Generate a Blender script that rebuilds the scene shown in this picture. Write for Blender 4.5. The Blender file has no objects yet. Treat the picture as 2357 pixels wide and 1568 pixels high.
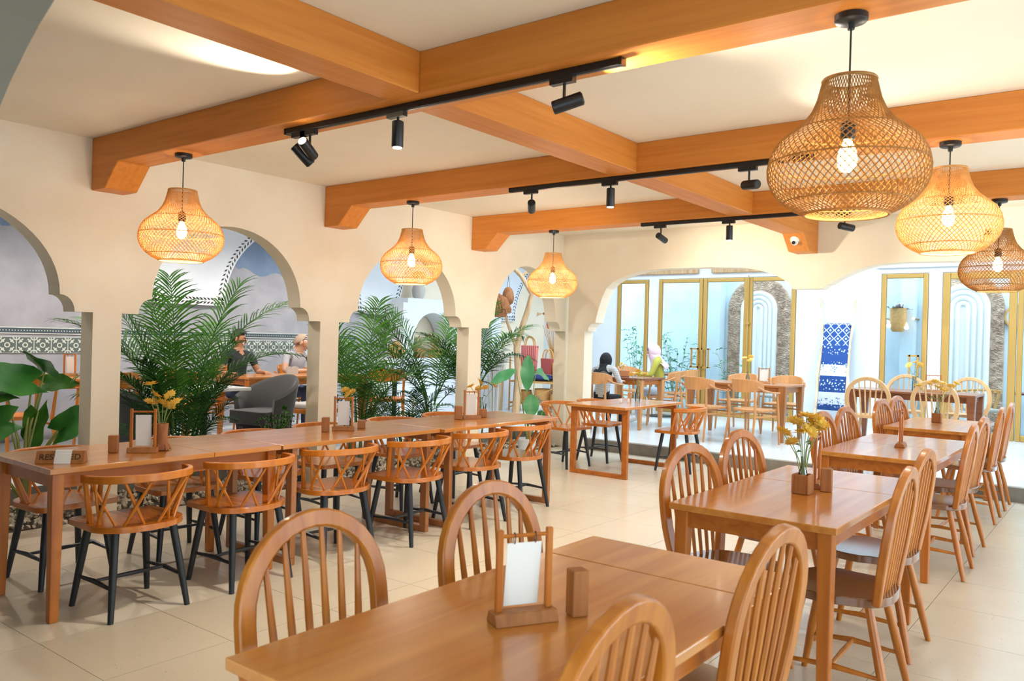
import bpy, bmesh, math, random
from mathutils import Vector, Matrix, Euler
random.seed(7)
PI = math.pi
sc = bpy.context.scene
COL = sc.collection

# ---------------------------------------------------------------- camera
W_PX, H_PX, F_PX = 2357.0, 1568.0, 1876.1
YAW, PITCH, ROLL = math.radians(-37.596), math.radians(-.2164), math.radians(1.58)
EYE = Vector((0, 0, 1.44))
fw = Vector((math.sin(YAW)*math.cos(PITCH), math.cos(YAW)*math.cos(PITCH), math.sin(PITCH)))
rt = Vector((math.cos(YAW), -math.sin(YAW), 0))
up = rt.cross(fw)
r2 = rt*math.cos(ROLL) + up*math.sin(ROLL)
u2 = up*math.cos(ROLL) - rt*math.sin(ROLL)
cd = bpy.data.cameras.new('camera')
cam = bpy.data.objects.new('camera', cd)
COL.objects.link(cam)
cd.sensor_fit = 'HORIZONTAL'
cd.sensor_width = 36.0
cd.lens = F_PX / W_PX * 36.0
cd.clip_start = .05
cam.matrix_world = Matrix(((r2.x, u2.x, -fw.x, EYE.x), (r2.y, u2.y, -fw.y, EYE.y), (r2.z, u2.z, -fw.z, EYE.z), (0, 0, 0, 1)))
cd.dof.use_dof = True
cd.dof.focus_distance = 6.0
cd.dof.aperture_fstop = 5.6
sc.camera = cam

# ---------------------------------------------------------------- sky, exposure
wd = bpy.data.worlds.new('world')
sc.world = wd
wd.use_nodes = True
bg = wd.node_tree.nodes['Background']
bg.inputs[0].default_value = (.70, .87, 1.0, 1)
bg.inputs[1].default_value = 3.5
sc.view_settings.view_transform = 'Standard'
sc.view_settings.look = 'None'
sc.view_settings.gamma = 1
sc.view_settings.use_curve_mapping = False
sc.view_settings.exposure = 0.58
sc.cycles.use_denoising = True
sc.cycles.use_light_tree = False
sc.cycles.max_bounces = 5
sc.cycles.diffuse_bounces = 3
sc.cycles.glossy_bounces = 2
sc.cycles.transmission_bounces = 4
sc.cycles.transparent_max_bounces = 8
sc.cycles.sample_clamp_indirect = 6

# ---------------------------------------------------------------- materials
MATS = {}
def lin(r, g, b):
    f = lambda c: (c/255/12.92) if c/255 <= .04045 else ((c/255+.055)/1.055)**2.4
    return (f(r), f(g), f(b), 1)
def mat(name, rgb, rough=.5, metal=0, spec=.5, coat=0, trans=0, emit=None, estr=0, sheen=0):
    m = bpy.data.materials.new(name); m.use_nodes = True
    b = m.node_tree.nodes['Principled BSDF']
    b.inputs['Base Color'].default_value = lin(*rgb)
    b.inputs['Roughness'].default_value = rough
    b.inputs['Metallic'].default_value = metal
    b.inputs['Specular IOR Level'].default_value = spec
    b.inputs['Coat Weight'].default_value = coat
    b.inputs['Coat Roughness'].default_value = .08
    b.inputs['Transmission Weight'].default_value = trans
    if emit:
        b.inputs['Emission Color'].default_value = lin(*emit)
        b.inputs['Emission Strength'].default_value = estr
    if sheen: b.inputs['Sheen Weight'].default_value = sheen
    MATS[name] = m
    return m
def noisy(name, c1, c2, scale=8, rough=.5, stretch=(1, 1, 1), detail=4, dist=0, bump=0, coat=0, lo=.35, hi=.65, spec=.5, coatr=.08, metal=0):
    m = mat(name, c1, rough, metal=metal, spec=spec, coat=coat)
    nt = m.node_tree; N = nt.nodes; L = nt.links; b = N['Principled BSDF']
    b.inputs['Coat Roughness'].default_value = coatr
    tc = N.new('ShaderNodeTexCoord'); mp = N.new('ShaderNodeMapping'); mp.inputs['Scale'].default_value = stretch
    nz = N.new('ShaderNodeTexNoise'); nz.inputs['Scale'].default_value = scale; nz.inputs['Detail'].default_value = detail; nz.inputs['Distortion'].default_value = dist
    rp = N.new('ShaderNodeValToRGB')
    rp.color_ramp.elements[0].position = lo; rp.color_ramp.elements[1].position = hi
    rp.color_ramp.elements[0].color = lin(*c1); rp.color_ramp.elements[1].color = lin(*c2)
    L.new(tc.outputs['Object'], mp.inputs[0]); L.new(mp.outputs[0], nz.inputs['Vector']); L.new(nz.outputs['Fac'], rp.inputs[0]); L.new(rp.outputs[0], b.inputs['Base Color'])
    if bump:
        bp = N.new('ShaderNodeBump'); bp.inputs['Strength'].default_value = bump; bp.inputs['Distance'].default_value = .01
        L.new(nz.outputs['Fac'], bp.inputs['Height']); L.new(bp.outputs[0], b.inputs['Normal'])
    return m
GR = {'x': (.35, 7, 7), 'y': (7, .35, 7), 'z': (7, 7, .35)}
def wood(name, c1, c2, axis='z', rough=.35, coat=0, scale=3, coatr=.1):
    return noisy(name, c1, c2, scale, rough, GR[axis], 6, .6, .04, coat, .3, .7, coatr=coatr)

noisy('cream_paint', (241, 228, 205), (237, 222, 197), 3, .8, bump=.02)
noisy('ceiling_paint', (240, 229, 209), (237, 225, 204), 2, .85)
noisy('white_paint', (226, 230, 235), (220, 225, 231), 3, .7)
noisy('grey_plaster', (166, 166, 172), (154, 154, 160), 4, .85, bump=.03)
noisy('blue_shading', (128, 146, 172), (112, 132, 160), 3, .85)  # shade on the upper side-room wall, put into the colour
mat('near_wall_shaded', (112, 107, 94), .85)  # dark base colour carries the shade on this unlit wall
noisy('riser_grey', (134, 128, 118), (118, 112, 104), 10, .6)
noisy('grout', (150, 136, 112), (140, 128, 106), 20, .8)
wood('beam_wood', (202, 120, 40), (218, 138, 54), 'x', .5, 0, 4)
wood('beam_wood_long', (202, 120, 40), (218, 138, 54), 'y', .5, 0, 4)
wood('table_wood', (184, 110, 40), (214, 146, 68), 'y', .28, .5, 2.2, .1)
wood('apron_wood', (166, 88, 22), (194, 114, 36), 'y', .38, .1, 3)
wood('leg_wood', (168, 90, 22), (196, 116, 36), 'z', .38, .1, 3)
wood('chair_wood', (190, 104, 22), (212, 130, 40), 'z', .35, .15, 3)
wood('seat_wood', (178, 94, 22), (204, 122, 38), 'y', .25, .5, 3)
wood('windsor_wood', (166, 90, 20), (198, 122, 38), 'z', .35, .2, 3)
wood('windsor_seat', (108, 64, 34), (134, 84, 46), 'y', .16, .9, 3)
wood('sled_wood', (150, 92, 46), (176, 114, 62), 'z', .35, .2, 3)
wood('dark_wood', (112, 62, 36), (140, 82, 50), 'x', .3, .3, 3)
wood('pale_wood', (196, 150, 100), (214, 172, 122), 'z', .4, .1, 3)
wood('oak_wood', (188, 128, 76), (208, 150, 94), 'z', .4, .15, 3)
wood('block_wood', (150, 92, 44), (176, 114, 60), 'z', .55, 0, 5)
wood('driftwood', (176, 138, 98), (206, 172, 132), 'z', .75, 0, 4)
noisy('black_paint', (24, 30, 36), (30, 36, 42), 10, .45)
mat('black_metal', (22, 24, 26), .4, spec=.5)
mat('black_plastic', (14, 15, 17), .35)
mat('white_plastic', (236, 234, 230), .35)
mat('paper', (240, 238, 232), .7)
mat('ink', (52, 46, 42), .7)
mat('gold_metal', (190, 150, 80), .4, metal=.4)
noisy('ladder_wood', (206, 186, 158), (222, 206, 182), 6, .7)
noisy('rattan', (212, 164, 98), (234, 194, 130), 30, .6)
noisy('rattan_brown', (172, 124, 62), (200, 152, 86), 30, .6)
mat('bulb_glow', (255, 226, 160), .3, emit=(255, 214, 140), estr=26)
mat('lens_glow', (255, 240, 220), .3, emit=(255, 236, 205), estr=30)
noisy('frond_green', (36, 82, 22), (72, 122, 36), 5, .65, spec=.15)
noisy('frond_dark', (22, 56, 20), (46, 88, 30), 5, .65, spec=.15)
noisy('leaf_green', (44, 106, 40), (76, 142, 58), 4, .35)
noisy('banana_green', (64, 150, 96), (98, 176, 122), 4, .35)
noisy('stem_green', (128, 140, 70), (150, 156, 84), 8, .5)
noisy('palm_stem', (120, 118, 60), (96, 104, 48), 12, .6, (1, 1, 5))
mat('petal_yellow', (255, 224, 104), .6)
mat('petal_pale', (255, 238, 140), .6)
mat('flower_heart', (206, 150, 30), .7)
mat('grey_fabric', (72, 70, 70), .9, sheen=.2)
mat('light_fabric', (196, 190, 182), .9, sheen=.2)
mat('brown_fabric', (120, 60, 34), .7)
noisy('pebble', (214, 202, 180), (160, 148, 128), .9, .7, detail=1)
mat('soil', (64, 50, 38), .95)
mat('terracotta', (178, 116, 74), .8)
noisy('bark', (172, 112, 70), (140, 86, 50), 8, .85, (4, 4, 1), bump=.3)
mat('white_pot', (226, 230, 236), .4)
mat('skin', (206, 158, 128), .55)
mat('skin_tan', (186, 134, 100), .55)
mat('hair_black', (22, 20, 20), .6)
mat('hair_grey', (172, 148, 128), .7)
mat('tee_dark', (46, 52, 54), .9)
mat('tee_grey', (176, 176, 184), .9)
mat('jeans', (70, 84, 112), .9)
mat('jeans_pale', (186, 200, 216), .9)
mat('scarf_black', (14, 15, 18), .85)
mat('scarf_pink', (222, 196, 212), .85)
mat('blouse_lime', (166, 162, 66), .85)
mat('shoe_white', (226, 226, 228), .6)
mat('pants_black', (24, 24, 28), .9)
mat('textile_pink', (206, 110, 104), .9)
mat('textile_red', (176, 84, 80), .9)
mat('cushion_blue', (40, 58, 110), .9)
mat('orange_paint', (238, 92, 36), .6)
noisy('pale_blue_plaster', (214, 226, 232), (204, 218, 226), 3, .8)
noisy('court_floor', (150, 178, 188), (120, 150, 164), 6, .3)
mat('relief_white', (242, 240, 238), .7)
mat('marble_white', (232, 230, 226), .3)
mat('mesh_grey', (180, 178, 176), .7)

def glass(name, tint=(1, 1, 1), rough=0):
    m = bpy.data.materials.new(name); m.use_nodes = True
    nt = m.node_tree; N = nt.nodes; L = nt.links
    N.remove(N['Principled BSDF'])
    t = N.new('ShaderNodeBsdfTransparent'); t.inputs[0].default_value = (*tint, 1)
    g = N.new('ShaderNodeBsdfGlossy'); g.inputs['Roughness'].default_value = .02
    mx = N.new('ShaderNodeMixShader'); fr = N.new('ShaderNodeFresnel'); fr.inputs[0].default_value = 1.45
    L.new(fr.outputs[0], mx.inputs[0]); L.new(t.outputs[0], mx.inputs[1]); L.new(g.outputs[0], mx.inputs[2]); L.new(mx.outputs[0], N['Material Output'].inputs[0])
    MATS[name] = m
glass('pane_glass', (.93, .97, .98))
glass('vase_glass', (.9, .94, .93))

def striped(name, c1, c2, scale, axis=0, rough=.9):
    m = mat(name, c1, rough); nt = m.node_tree; N = nt.nodes; L = nt.links; b = N['Principled BSDF']
    tc = N.new('ShaderNodeTexCoord'); wv = N.new('ShaderNodeTexWave'); wv.inputs['Scale'].default_value = scale; wv.bands_direction = 'XYZ'[axis]
    rp = N.new('ShaderNodeValToRGB'); rp.color_ramp.interpolation = 'CONSTANT'
    rp.color_ramp.elements[0].color = lin(*c1); rp.color_ramp.elements[1].color = lin(*c2); rp.color_ramp.elements[1].position = .5
    L.new(tc.outputs['Object'], wv.inputs[0]); L.new(wv.outputs['Fac'], rp.inputs[0]); L.new(rp.outputs[0], b.inputs['Base Color'])
striped('stripe_shirt', (222, 224, 226), (120, 126, 134), 20, 2)
striped('textile_stripe', (232, 140, 128), (176, 78, 80), 9, 0)

for m_ in ('bulb_glow', 'lens_glow'): MATS[m_].cycles.emission_sampling = 'NONE'   # their light comes from the lamps inside
# terrazzo floor tile: cream with small flecks
def terrazzo(name, base, f1, f2, rough=.22):
    m = mat(name, base, rough); nt = m.node_tree; N = nt.nodes; L = nt.links; b = N['Principled BSDF']
    tc = N.new('ShaderNodeNewGeometry')
    n1 = N.new('ShaderNodeTexNoise'); n1.inputs['Scale'].default_value = 1.6; n1.inputs['Detail'].default_value = 3
    r1 = N.new('ShaderNodeValToRGB'); r1.color_ramp.elements[0].color = lin(*base); r1.color_ramp.elements[1].color = lin(*f1); r1.color_ramp.elements[0].position = .35; r1.color_ramp.elements[1].position = .75
    v = N.new('ShaderNodeTexVoronoi'); v.inputs['Scale'].default_value = 42
    r2_ = N.new('ShaderNodeValToRGB'); r2_.color_ramp.elements[0].color = (1, 1, 1, 1); r2_.color_ramp.elements[0].position = .1; r2_.color_ramp.elements[1].color = (0, 0, 0, 1); r2_.color_ramp.elements[1].position = .16
    w = N.new('ShaderNodeTexNoise'); w.inputs['Scale'].default_value = 9
    r3 = N.new('ShaderNodeValToRGB'); r3.color_ramp.elements[0].position = .56; r3.color_ramp.elements[1].position = .66
    ml = N.new('ShaderNodeMath'); ml.operation = 'MULTIPLY'
    mx = N.new('ShaderNodeMix'); mx.data_type = 'RGBA'
    for n in (n1, v, w): L.new(tc.outputs['Position'], n.inputs['Vector'])
    L.new(n1.outputs['Fac'], r1.inputs[0]); L.new(v.outputs['Distance'], r2_.inputs[0]); L.new(w.outputs['Fac'], r3.inputs[0])
    L.new(r2_.outputs[0], ml.inputs[0]); L.new(r3.outputs[0], ml.inputs[1]); L.new(ml.outputs[0], mx.inputs[0])
    L.new(r1.outputs[0], mx.inputs[6]); mx.inputs[7].default_value = lin(*f2); L.new(mx.outputs[2], b.inputs['Base Color'])
terrazzo('floor_tile', (216, 206, 186), (208, 197, 176), (150, 130, 100), .24)
terrazzo('platform_floor', (222, 228, 230), (214, 221, 225), (180, 180, 176), .2)

# encaustic wall tile: dark ground with pale quarter-circles and petals, drawn around one corner
def tile_mat(name, dark, pale):
    m = mat(name, dark, .35); nt = m.node_tree; N = nt.nodes; L = nt.links; b = N['Principled BSDF']
    tc = N.new('ShaderNodeTexCoord'); sx = N.new('ShaderNodeSeparateXYZ'); L.new(tc.outputs['Object'], sx.inputs[0])
    def M(op, a, c=None):
        n = N.new('ShaderNodeMath'); n.operation = op
        for i, v in enumerate((a, c)):
            if v is None: continue
            if isinstance(v, (int, float)): n.inputs[i].default_value = v
            else: L.new(v, n.inputs[i])
        return n.outputs[0]
    u, v = sx.outputs['Y'], sx.outputs['Z']      # tile spans 0..0.09
    u = M('DIVIDE', u, .09); v = M('DIVIDE', v, .09)
    r = M('SQRT', M('ADD', M('MULTIPLY', u, u), M('MULTIPLY', v, v)))
    ring = M('LESS_THAN', M('ABSOLUTE', M('SUBTRACT', r, .26)), .07)
    uu = M('SUBTRACT', 1.0, u); vv = M('SUBTRACT', 1.0, v)
    rr = M('SQRT', M('ADD', M('MULTIPLY', uu, uu), M('MULTIPLY', vv, vv)))
    ring2 = M('LESS_THAN', M('ABSOLUTE', M('SUBTRACT', rr, .36)), .07)
    d = M('ABSOLUTE', M('SUBTRACT', u, v)); s = M('ADD', u, v)
    petal = M('MULTIPLY', M('LESS_THAN', d, M('MULTIPLY', M('SUBTRACT', .34, M('ABSOLUTE', M('SUBTRACT', s, 1.0))), .8)), 1.0)
    petal2 = M('MULTIPLY', M('LESS_THAN', M('ABSOLUTE', M('SUBTRACT', s, 1.0)), .1), M('LESS_THAN', d, .5))
    edge = M('LESS_THAN', M('MINIMUM', uu, vv), .05)
    f = M('MINIMUM', M('ADD', M('ADD', ring, ring2), M('ADD', M('ADD', petal, petal2), edge)), 1.0)
    mx = N.new('ShaderNodeMix'); mx.data_type = 'RGBA'
    L.new(f, mx.inputs[0]); mx.inputs[6].default_value = lin(*dark); mx.inputs[7].default_value = lin(*pale); L.new(mx.outputs[2], b.inputs['Base Color'])
tile_mat('tile_pattern', (92, 104, 100), (206, 212, 202))
mat('listello_dark', (70, 84, 92), .35)
mat('listello_pale', (206, 212, 206), .4)

# ---------------------------------------------------------------- mesh helpers
class MB:
    def __init__(s): s.v = []; s.f = []
    def add(s, vs, fs):
        o = len(s.v); s.v += [tuple(v) for v in vs]; s.f += [tuple(i+o for i in f) for f in fs]; return s
    def box(s, x0, x1, y0, y1, z0, z1):
        return s.add([(x0, y0, z0), (x1, y0, z0), (x1, y1, z0), (x0, y1, z0), (x0, y0, z1), (x1, y0, z1), (x1, y1, z1), (x0, y1, z1)],
                     [(0, 3, 2, 1), (4, 5, 6, 7), (0, 1, 5, 4), (1, 2, 6, 5), (2, 3, 7, 6), (3, 0, 4, 7)])
    def bar(s, a, b, wa, wb, n=4, da=None, db=None, rot=PI/4):       # tapered bar; wa/wb half widths
        return s.tube([a, b], [wa, wb], n, rot, [da or wa, db or wb])
    def tube(s, pts, rad, n=8, rot=0, rad2=None, closed=False, ref=None):
        pts = [Vector(p) for p in pts]; m = len(pts)
        if not hasattr(rad, '__len__'): rad = [rad]*m
        if rad2 is None: rad2 = rad
        elif not hasattr(rad2, '__len__'): rad2 = [rad2]*m
        k = 1/math.cos(PI/4) if n == 4 else 1
        vs = []; prev = None
        for i, p in enumerate(pts):
            if closed: t = pts[(i+1) % m] - pts[i-1]
            else: t = pts[min(i+1, m-1)] - pts[max(i-1, 0)]
            t.normalize()
            if prev is None:
                r = Vector(ref) if ref else (Vector((0, 0, 1)) if abs(t.z) < .9 else Vector((0, 1, 0)))
                a = t.cross(r).normalized()
            else:
                a = (prev - t*prev.dot(t)).normalized()
            prev = a; b = t.cross(a)
            for j in range(n):
                an = rot + 2*PI*j/n
                vs.append(p + a*(math.cos(an)*rad[i]*k) + b*(math.sin(an)*rad2[i]*k))
        fs = []
        for i in range(m if closed else m-1):
            for j in range(n):
                a0, a1 = i*n+j, i*n+(j+1) % n; b0, b1 = ((i+1) % m)*n+j, ((i+1) % m)*n+(j+1) % n
                fs.append((a0, a1, b1, b0))
        if not closed:
            fs.append(tuple(range(n-1, -1, -1))); fs.append(tuple((m-1)*n+j for j in range(n)))
        return s.add(vs, fs)
    def lathe(s, prof, n=16, cx=0, cy=0, cap=True):
        vs = []; fs = []
        for r, z in prof:
            for j in range(n):
                a = 2*PI*j/n; vs.append((cx+r*math.cos(a), cy+r*math.sin(a), z))
        for i in range(len(prof)-1):
            for j in range(n):
                fs.append((i*n+j, i*n+(j+1) % n, (i+1)*n+(j+1) % n, (i+1)*n+j))
        if cap:
            fs.append(tuple(range(n-1, -1, -1))); fs.append(tuple((len(prof)-1)*n+j for j in range(n)))
        return s.add(vs, fs)
    def ball(s, c, rx, ry=None, rz=None, n=10, m=6):
        ry = ry or rx; rz = rz or rx
        vs = [(c[0], c[1], c[2]-rz)]; fs = []
        for i in range(1, m):
            t = PI*i/m
            for j in range(n):
                a = 2*PI*j/n; vs.append((c[0]+rx*math.sin(t)*math.cos(a), c[1]+ry*math.sin(t)*math.sin(a), c[2]-rz*math.cos(t)))
        vs.append((c[0], c[1], c[2]+rz)); T = len(vs)-1
        for j in range(n): fs.append((0, 1+(j+1) % n, 1+j)); fs.append((T, 1+(m-2)*n+j, 1+(m-2)*n+(j+1) % n))
        for i in range(m-2):
            for j in range(n):
                a = 1+i*n+j; b = 1+i*n+(j+1) % n; fs.append((a, b, b+n, a+n))
        return s.add(vs, fs)
    def prism(s, poly, plane, a, b):
        """poly of 2-D points extruded from a to b along the missing axis: plane 'xy','xz','yz'"""
        def P(p, d):
            return {'xy': (p[0], p[1], d), 'xz': (p[0], d, p[1]), 'yz': (d, p[0], p[1])}[plane]
        n = len(poly)
        vs = [P(p, a) for p in poly] + [P(p, b) for p in poly]
        fs = [tuple(range(n)), tuple(range(2*n-1, n-1, -1))] + [(i, n+i, n+(i+1) % n, (i+1) % n) for i in range(n)]
        return s.add(vs, fs)
    def tf(s, M):
        s.v = [tuple(M @ Vector(v)) for v in s.v]; return s
    def mesh(s, name, m, smooth=False, angle=None):
        me = bpy.data.meshes.new(name); me.from_pydata(s.v, [], s.f)
        bm = bmesh.new(); bm.from_mesh(me)
        bmesh.ops.recalc_face_normals(bm, faces=bm.faces)
        big = [f for f in bm.faces if len(f.verts) > 4]
        if big: bmesh.ops.triangulate(bm, faces=big)
        bm.to_mesh(me); bm.free()
        if m: me.materials.append(MATS[m])
        if smooth:
            for p in me.polygons: p.use_smooth = True
            if angle is not None:
                try: me.set_sharp_from_angle(angle=angle)
                except Exception: pass
        return me
    def build(s, name, m, parent=None, smooth=False, loc=(0, 0, 0), angle=.7):
        return put(name, s.mesh(name, m, smooth, angle), parent, loc)
def put(name, me, parent=None, loc=(0, 0, 0), rot=(0, 0, 0), scale=(1, 1, 1)):
    o = bpy.data.objects.new(name, me); COL.objects.link(o)
    o.location = loc; o.rotation_euler = rot; o.scale = scale
    if parent: o.parent = parent
    return o
def tag(o, label=None, cat=None, group=None, kind=None):
    if label: o['label'] = label
    if cat: o['category'] = cat
    if group: o['group'] = group
    if kind: o['kind'] = kind
    return o
def thing(name, label, cat, loc=(0, 0, 0), rz=0, group=None):
    o = bpy.data.objects.new(name, None); COL.objects.link(o)
    o.empty_display_size = .1
    o.location = loc; o.rotation_euler = (0, 0, rz)
    return tag(o, label, cat, group)
def bevel(o, w=.004, seg=2):
    md = o.modifiers.new('edge', 'BEVEL'); md.width = w; md.segments = seg; md.limit_method = 'ANGLE'
    return o
def dup(root, loc, rz, label, group=None, scale=None):
    r = root.copy(); COL.objects.link(r); r.location = loc; r.rotation_euler = (0, 0, rz); r['label'] = label
    if group: r['group'] = group
    if scale: r.scale = scale
    for ch in root.children:
        c = ch.copy(); COL.objects.link(c); c.parent = r
        for g in ch.children:
            d = g.copy(); COL.objects.link(d); d.parent = c
    return r
def struct(name, mb, m, parent=None, label=None):
    o = mb.build(name, m, parent)
    o['kind'] = 'structure'
    if label: o['label'] = label
    return o
def spot(name, parent, loc, target, power, color, angle=70, blend=.6, size=.03):
    ld = bpy.data.lights.new(name, 'SPOT'); ld.energy = power; ld.color = color; ld.spot_size = math.radians(angle); ld.spot_blend = blend; ld.shadow_soft_size = size
    o = bpy.data.objects.new(name, ld); COL.objects.link(o); o.location = loc
    d = (Vector(target) - Vector(loc)); o.rotation_euler = d.to_track_quat('-Z', 'Y').to_euler()
    if parent: o.parent = parent
    return o
def bulb_light(name, parent, loc, power, color, size=.03):
    ld = bpy.data.lights.new(name, 'POINT'); ld.energy = power; ld.color = color; ld.shadow_soft_size = size
    o = bpy.data.objects.new(name, ld); COL.objects.link(o); o.location = loc
    if parent: o.parent = parent
    return o
# ================================================================ the setting
XW, TW = -6.1, .18            # arcade wall: room face, thickness
CZ = 2.81                     # hall ceiling
YB = 9.0                      # back wall, room face
XL = -9.7                     # far wall of the side room
YD = 13.65                    # wall of the glass doors
ZP = .15                      # raised floor beyond the arches

# floor of the hall: slab with terrazzo tiles
fl = struct('floor', MB().box(XL, 2.4, -2.2, 9.12, -.12, -.012), 'grout', label='cream terrazzo tile floor of the dining hall')
xs = [-3.3+.6*i for i in range(-5, 9)]; ys = [1.63+.585*i for i in range(-6, 13)]
tile_me = {}
for i, x in enumerate(xs):
    for j, y in enumerate(ys):
        x0, x1 = x+.0015, x+.5985
        if x0 < XW-.05: x0 = XW-.02
        y0, y1 = y+.0015, y+.5835
        if y1 > 9.12: y1 = 9.115
        if x1-x0 < .05 or y1-y0 < .05: continue
        k = (round(x1-x0, 3), round(y1-y0, 3))
        if k not in tile_me: tile_me[k] = MB().box(0, k[0], 0, k[1], -.012, 0).mesh('floor_tile', 'floor_tile')
        put('floor_tile', tile_me[k], fl, (x0, y0, 0))
# planter strip and raised floors
struct('floor_planter', MB().box(-6.95, XW-.02, .6, 9.1, -.012, -.002), 'soil', label='soil bed of the planter strip between the white columns')
struct('floor_side_room', MB().box(XL, -6.95, -.5, 9.12, -.012, ZP), 'platform_floor', label='raised pale floor of the side room beyond the arches')
struct('floor_back_room', MB().box(XL, 2.4, 9.12, YD, -.012, ZP), 'platform_floor', label='raised pale floor of the bright back room')
struct('trim_1', MB().box(-6.96, 2.4, 9.10, 9.119, -.01, ZP-.012), 'riser_grey', label='dark grey riser of the step up to the back room')
struct('trim_2', MB().box(-6.949, -6.93, .6, 9.1, -.01, ZP), 'riser_grey', label='dark grey riser of the step behind the planter strip')
struct('floor_courtyard', MB().box(-12, 3.5, YD+.12, 19.5, -.05, .1), 'court_floor', label='blue-grey courtyard floor beyond the glass doors')

# arcade wall (y,z profile, open to the floor between the columns)
cols = [(.55, .74), (2.866, 3.08), (4.966, 5.189), (7.106, 7.334), (9.09, 9.2)]
def arch_right_to_left(yr, yl, crown):
    """underside of one arch from the column at yr (its left edge) back to the column at yl (its right edge)"""
    pts = [(yr, 0), (yr, 1.54), (yr-.13, 1.54)]
    for k in range(1, 7):
        a = PI/2*k/6; pts.append((yr-.23+.10*math.cos(a), 1.54+.12*math.sin(a)))
    cy = (yl+yr)/2; a_ = (yr-yl)/2-.235; b_ = crown-1.66
    for k in range(0, 33):
        t = PI*k/32; pts.append((cy+a_*math.cos(t), 1.66+b_*math.sin(t)))
    for k in range(5, -1, -1):
        a = PI/2*k/6; pts.append((yl+.23-.10*math.cos(a), 1.54+.12*math.sin(a)))
    return pts + [(yl+.13, 1.54), (yl, 1.54), (yl, 0)]
prof = [(.55, CZ), (9.2, CZ), (9.2, 0)]
for (i, cr) in ((3, 2.335), (2, 2.31), (1, 2.31), (0, 2.31)):
    prof += arch_right_to_left(cols[i+1][0], cols[i][1], cr)
prof += [(.55, 0)]
struct('wall_left', MB().prism(prof, 'yz', XW-TW, XW), 'cream_paint', label='cream arcade wall of scalloped arches on square columns')

# back wall with two wide openings (x,z profile)
bp = [(XW, CZ), (2.4, CZ), (2.4, 0), (1.7, 0), (1.7, 2.06), (1.4, 2.2), (1.0, 2.31), (-1.38, 2.31), (-1.9, 2.32), (-2.16, 2.305), (-2.3, 2.275), (-2.4, 2.24), (-2.5, 2.195), (-2.57, 2.16), (-2.65, 2.11), (-2.69, 2.10), (-2.73, 2.06),
      (-3.05, 2.06), (-3.055, 2.08), (-3.09, 2.12), (-3.15, 2.165), (-3.22, 2.205), (-3.31, 2.24), (-3.44, 2.28), (-3.6, 2.31), (-4.0, 2.33), (-4.65, 2.33), (-4.8, 2.322), (-4.92, 2.31), (-5.09, 2.275), (-5.23, 2.23), (-5.34, 2.175), (-5.43, 2.10), (-5.49, 1.98), (-5.54, 1.83), (-5.57, 1.72), (-5.58, 1.66),
      (-5.64, 1.645), (-5.68, 1.6), (-5.69, 1.55), (-5.74, 1.55), (-5.74, 0), (-6.0, 0), (-6.0, 2.05), (XW, 2.3)]
struct('wall_back', MB().prism(bp, 'xz', YB, YB+.2), 'cream_paint', label='cream back wall with two wide scalloped openings')
# near wall: arch close to the camera
na = [(XW, CZ), (2.4, CZ), (2.4, 0), (1.5, 0), (1.5, 2.0), (1.2, 2.2), (.6, 2.3), (-.6, 2.3), (-1.1, 2.26), (-1.4, 2.19), (-1.55, 2.13), (-1.67, 2.072), (-1.74, 2.036), (-1.80, 1.998), (-1.87, 1.948), (-1.93, 1.896), (-1.99, 1.83), (-2.1, 1.68), (-2.25, 1.6), (-2.3, 1.4), (-2.3, 0), (XW, 0)]
struct('wall_front', MB().prism(na, 'xz', .55, .7), 'near_wall_shaded', label='shaded arch wall close by in the upper corner')
struct('wall_rear', MB().prism([(XW, 0), (XW, CZ), (2.4, CZ), (2.4, 0), (1.7, 0), (1.7, 2.3), (-1.0, 2.3), (-1.0, 0)], 'xz', -2.4, -2.2), 'cream_paint', label='cream wall behind the viewer with one wide opening added for daylight')  # unseen opening, added as daylight fill from behind the camera
# right wall, out of view; openings added to let daylight in
wr = [(-2.2, 0), (-2.2, CZ), (YB, CZ), (YB, 0), (8.4, 0), (8.4, 2.2), (5.4, 2.2), (5.4, 0), (4.9, 0), (4.9, 2.2), (1.9, 2.2), (1.9, 0), (.4, 0), (.4, 2.2), (-1.6, 2.2), (-1.6, 0)]
struct('wall_right', MB().prism(wr, 'yz', 2.4, 2.55), 'cream_paint', label='cream side wall with tall openings added for daylight')
struct('ceiling', MB().box(XW-TW, 2.55, -2.4, YB+.2, CZ, CZ+.15), 'ceiling_paint', label='pale cream hall ceiling between orange wooden beams')
# side room and back room shell
struct('wall_side_room', MB().box(XL-.15, XL, -.5, YD+.1, 0, 3.3), 'grey_plaster', label='grey plaster wall of the side room')
struct('wall_side_end', MB().box(XL, XW-TW, -.65, -.5, 0, 3.3), 'grey_plaster', label='grey end wall of the side room')
struct('ceiling_side_room', MB().box(XL-.15, XW-TW, -.65, 9.2, 3.2, 3.35), 'white_paint', label='white ceiling of the side room')
ce = MB()
ce.box(XL-.15, 2.55, 9.2, 9.5, 3.2, 3.35).box(XL-.15, 2.55, 13.1, YD+.1, 3.2, 3.35).box(XL-.15, -8.4, 9.5, 13.1, 3.2, 3.35).box(1.9, 2.55, 9.5, 13.1, 3.2, 3.35).box(-3.5, -3.3, 9.5, 13.1, 3.2, 3.35).box(-8.4, -3.5, 11.84, 11.96, 3.2, 3.35)
struct('ceiling_back_room', ce, 'white_paint', label='white back room ceiling with skylight openings added for daylight')  # skylight openings are out of view, added to brighten the room below
struct('trim_3', MB().box(XW-TW, 2.55, 9.2-.02, 9.2, CZ, 3.35), 'white_paint', label='white bulkhead above the back wall')
struct('wall_back_right', MB().box(2.4, 2.55, YB, YD+.1, 0, 3.3), 'white_paint', label='white end wall of the back room')
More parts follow.
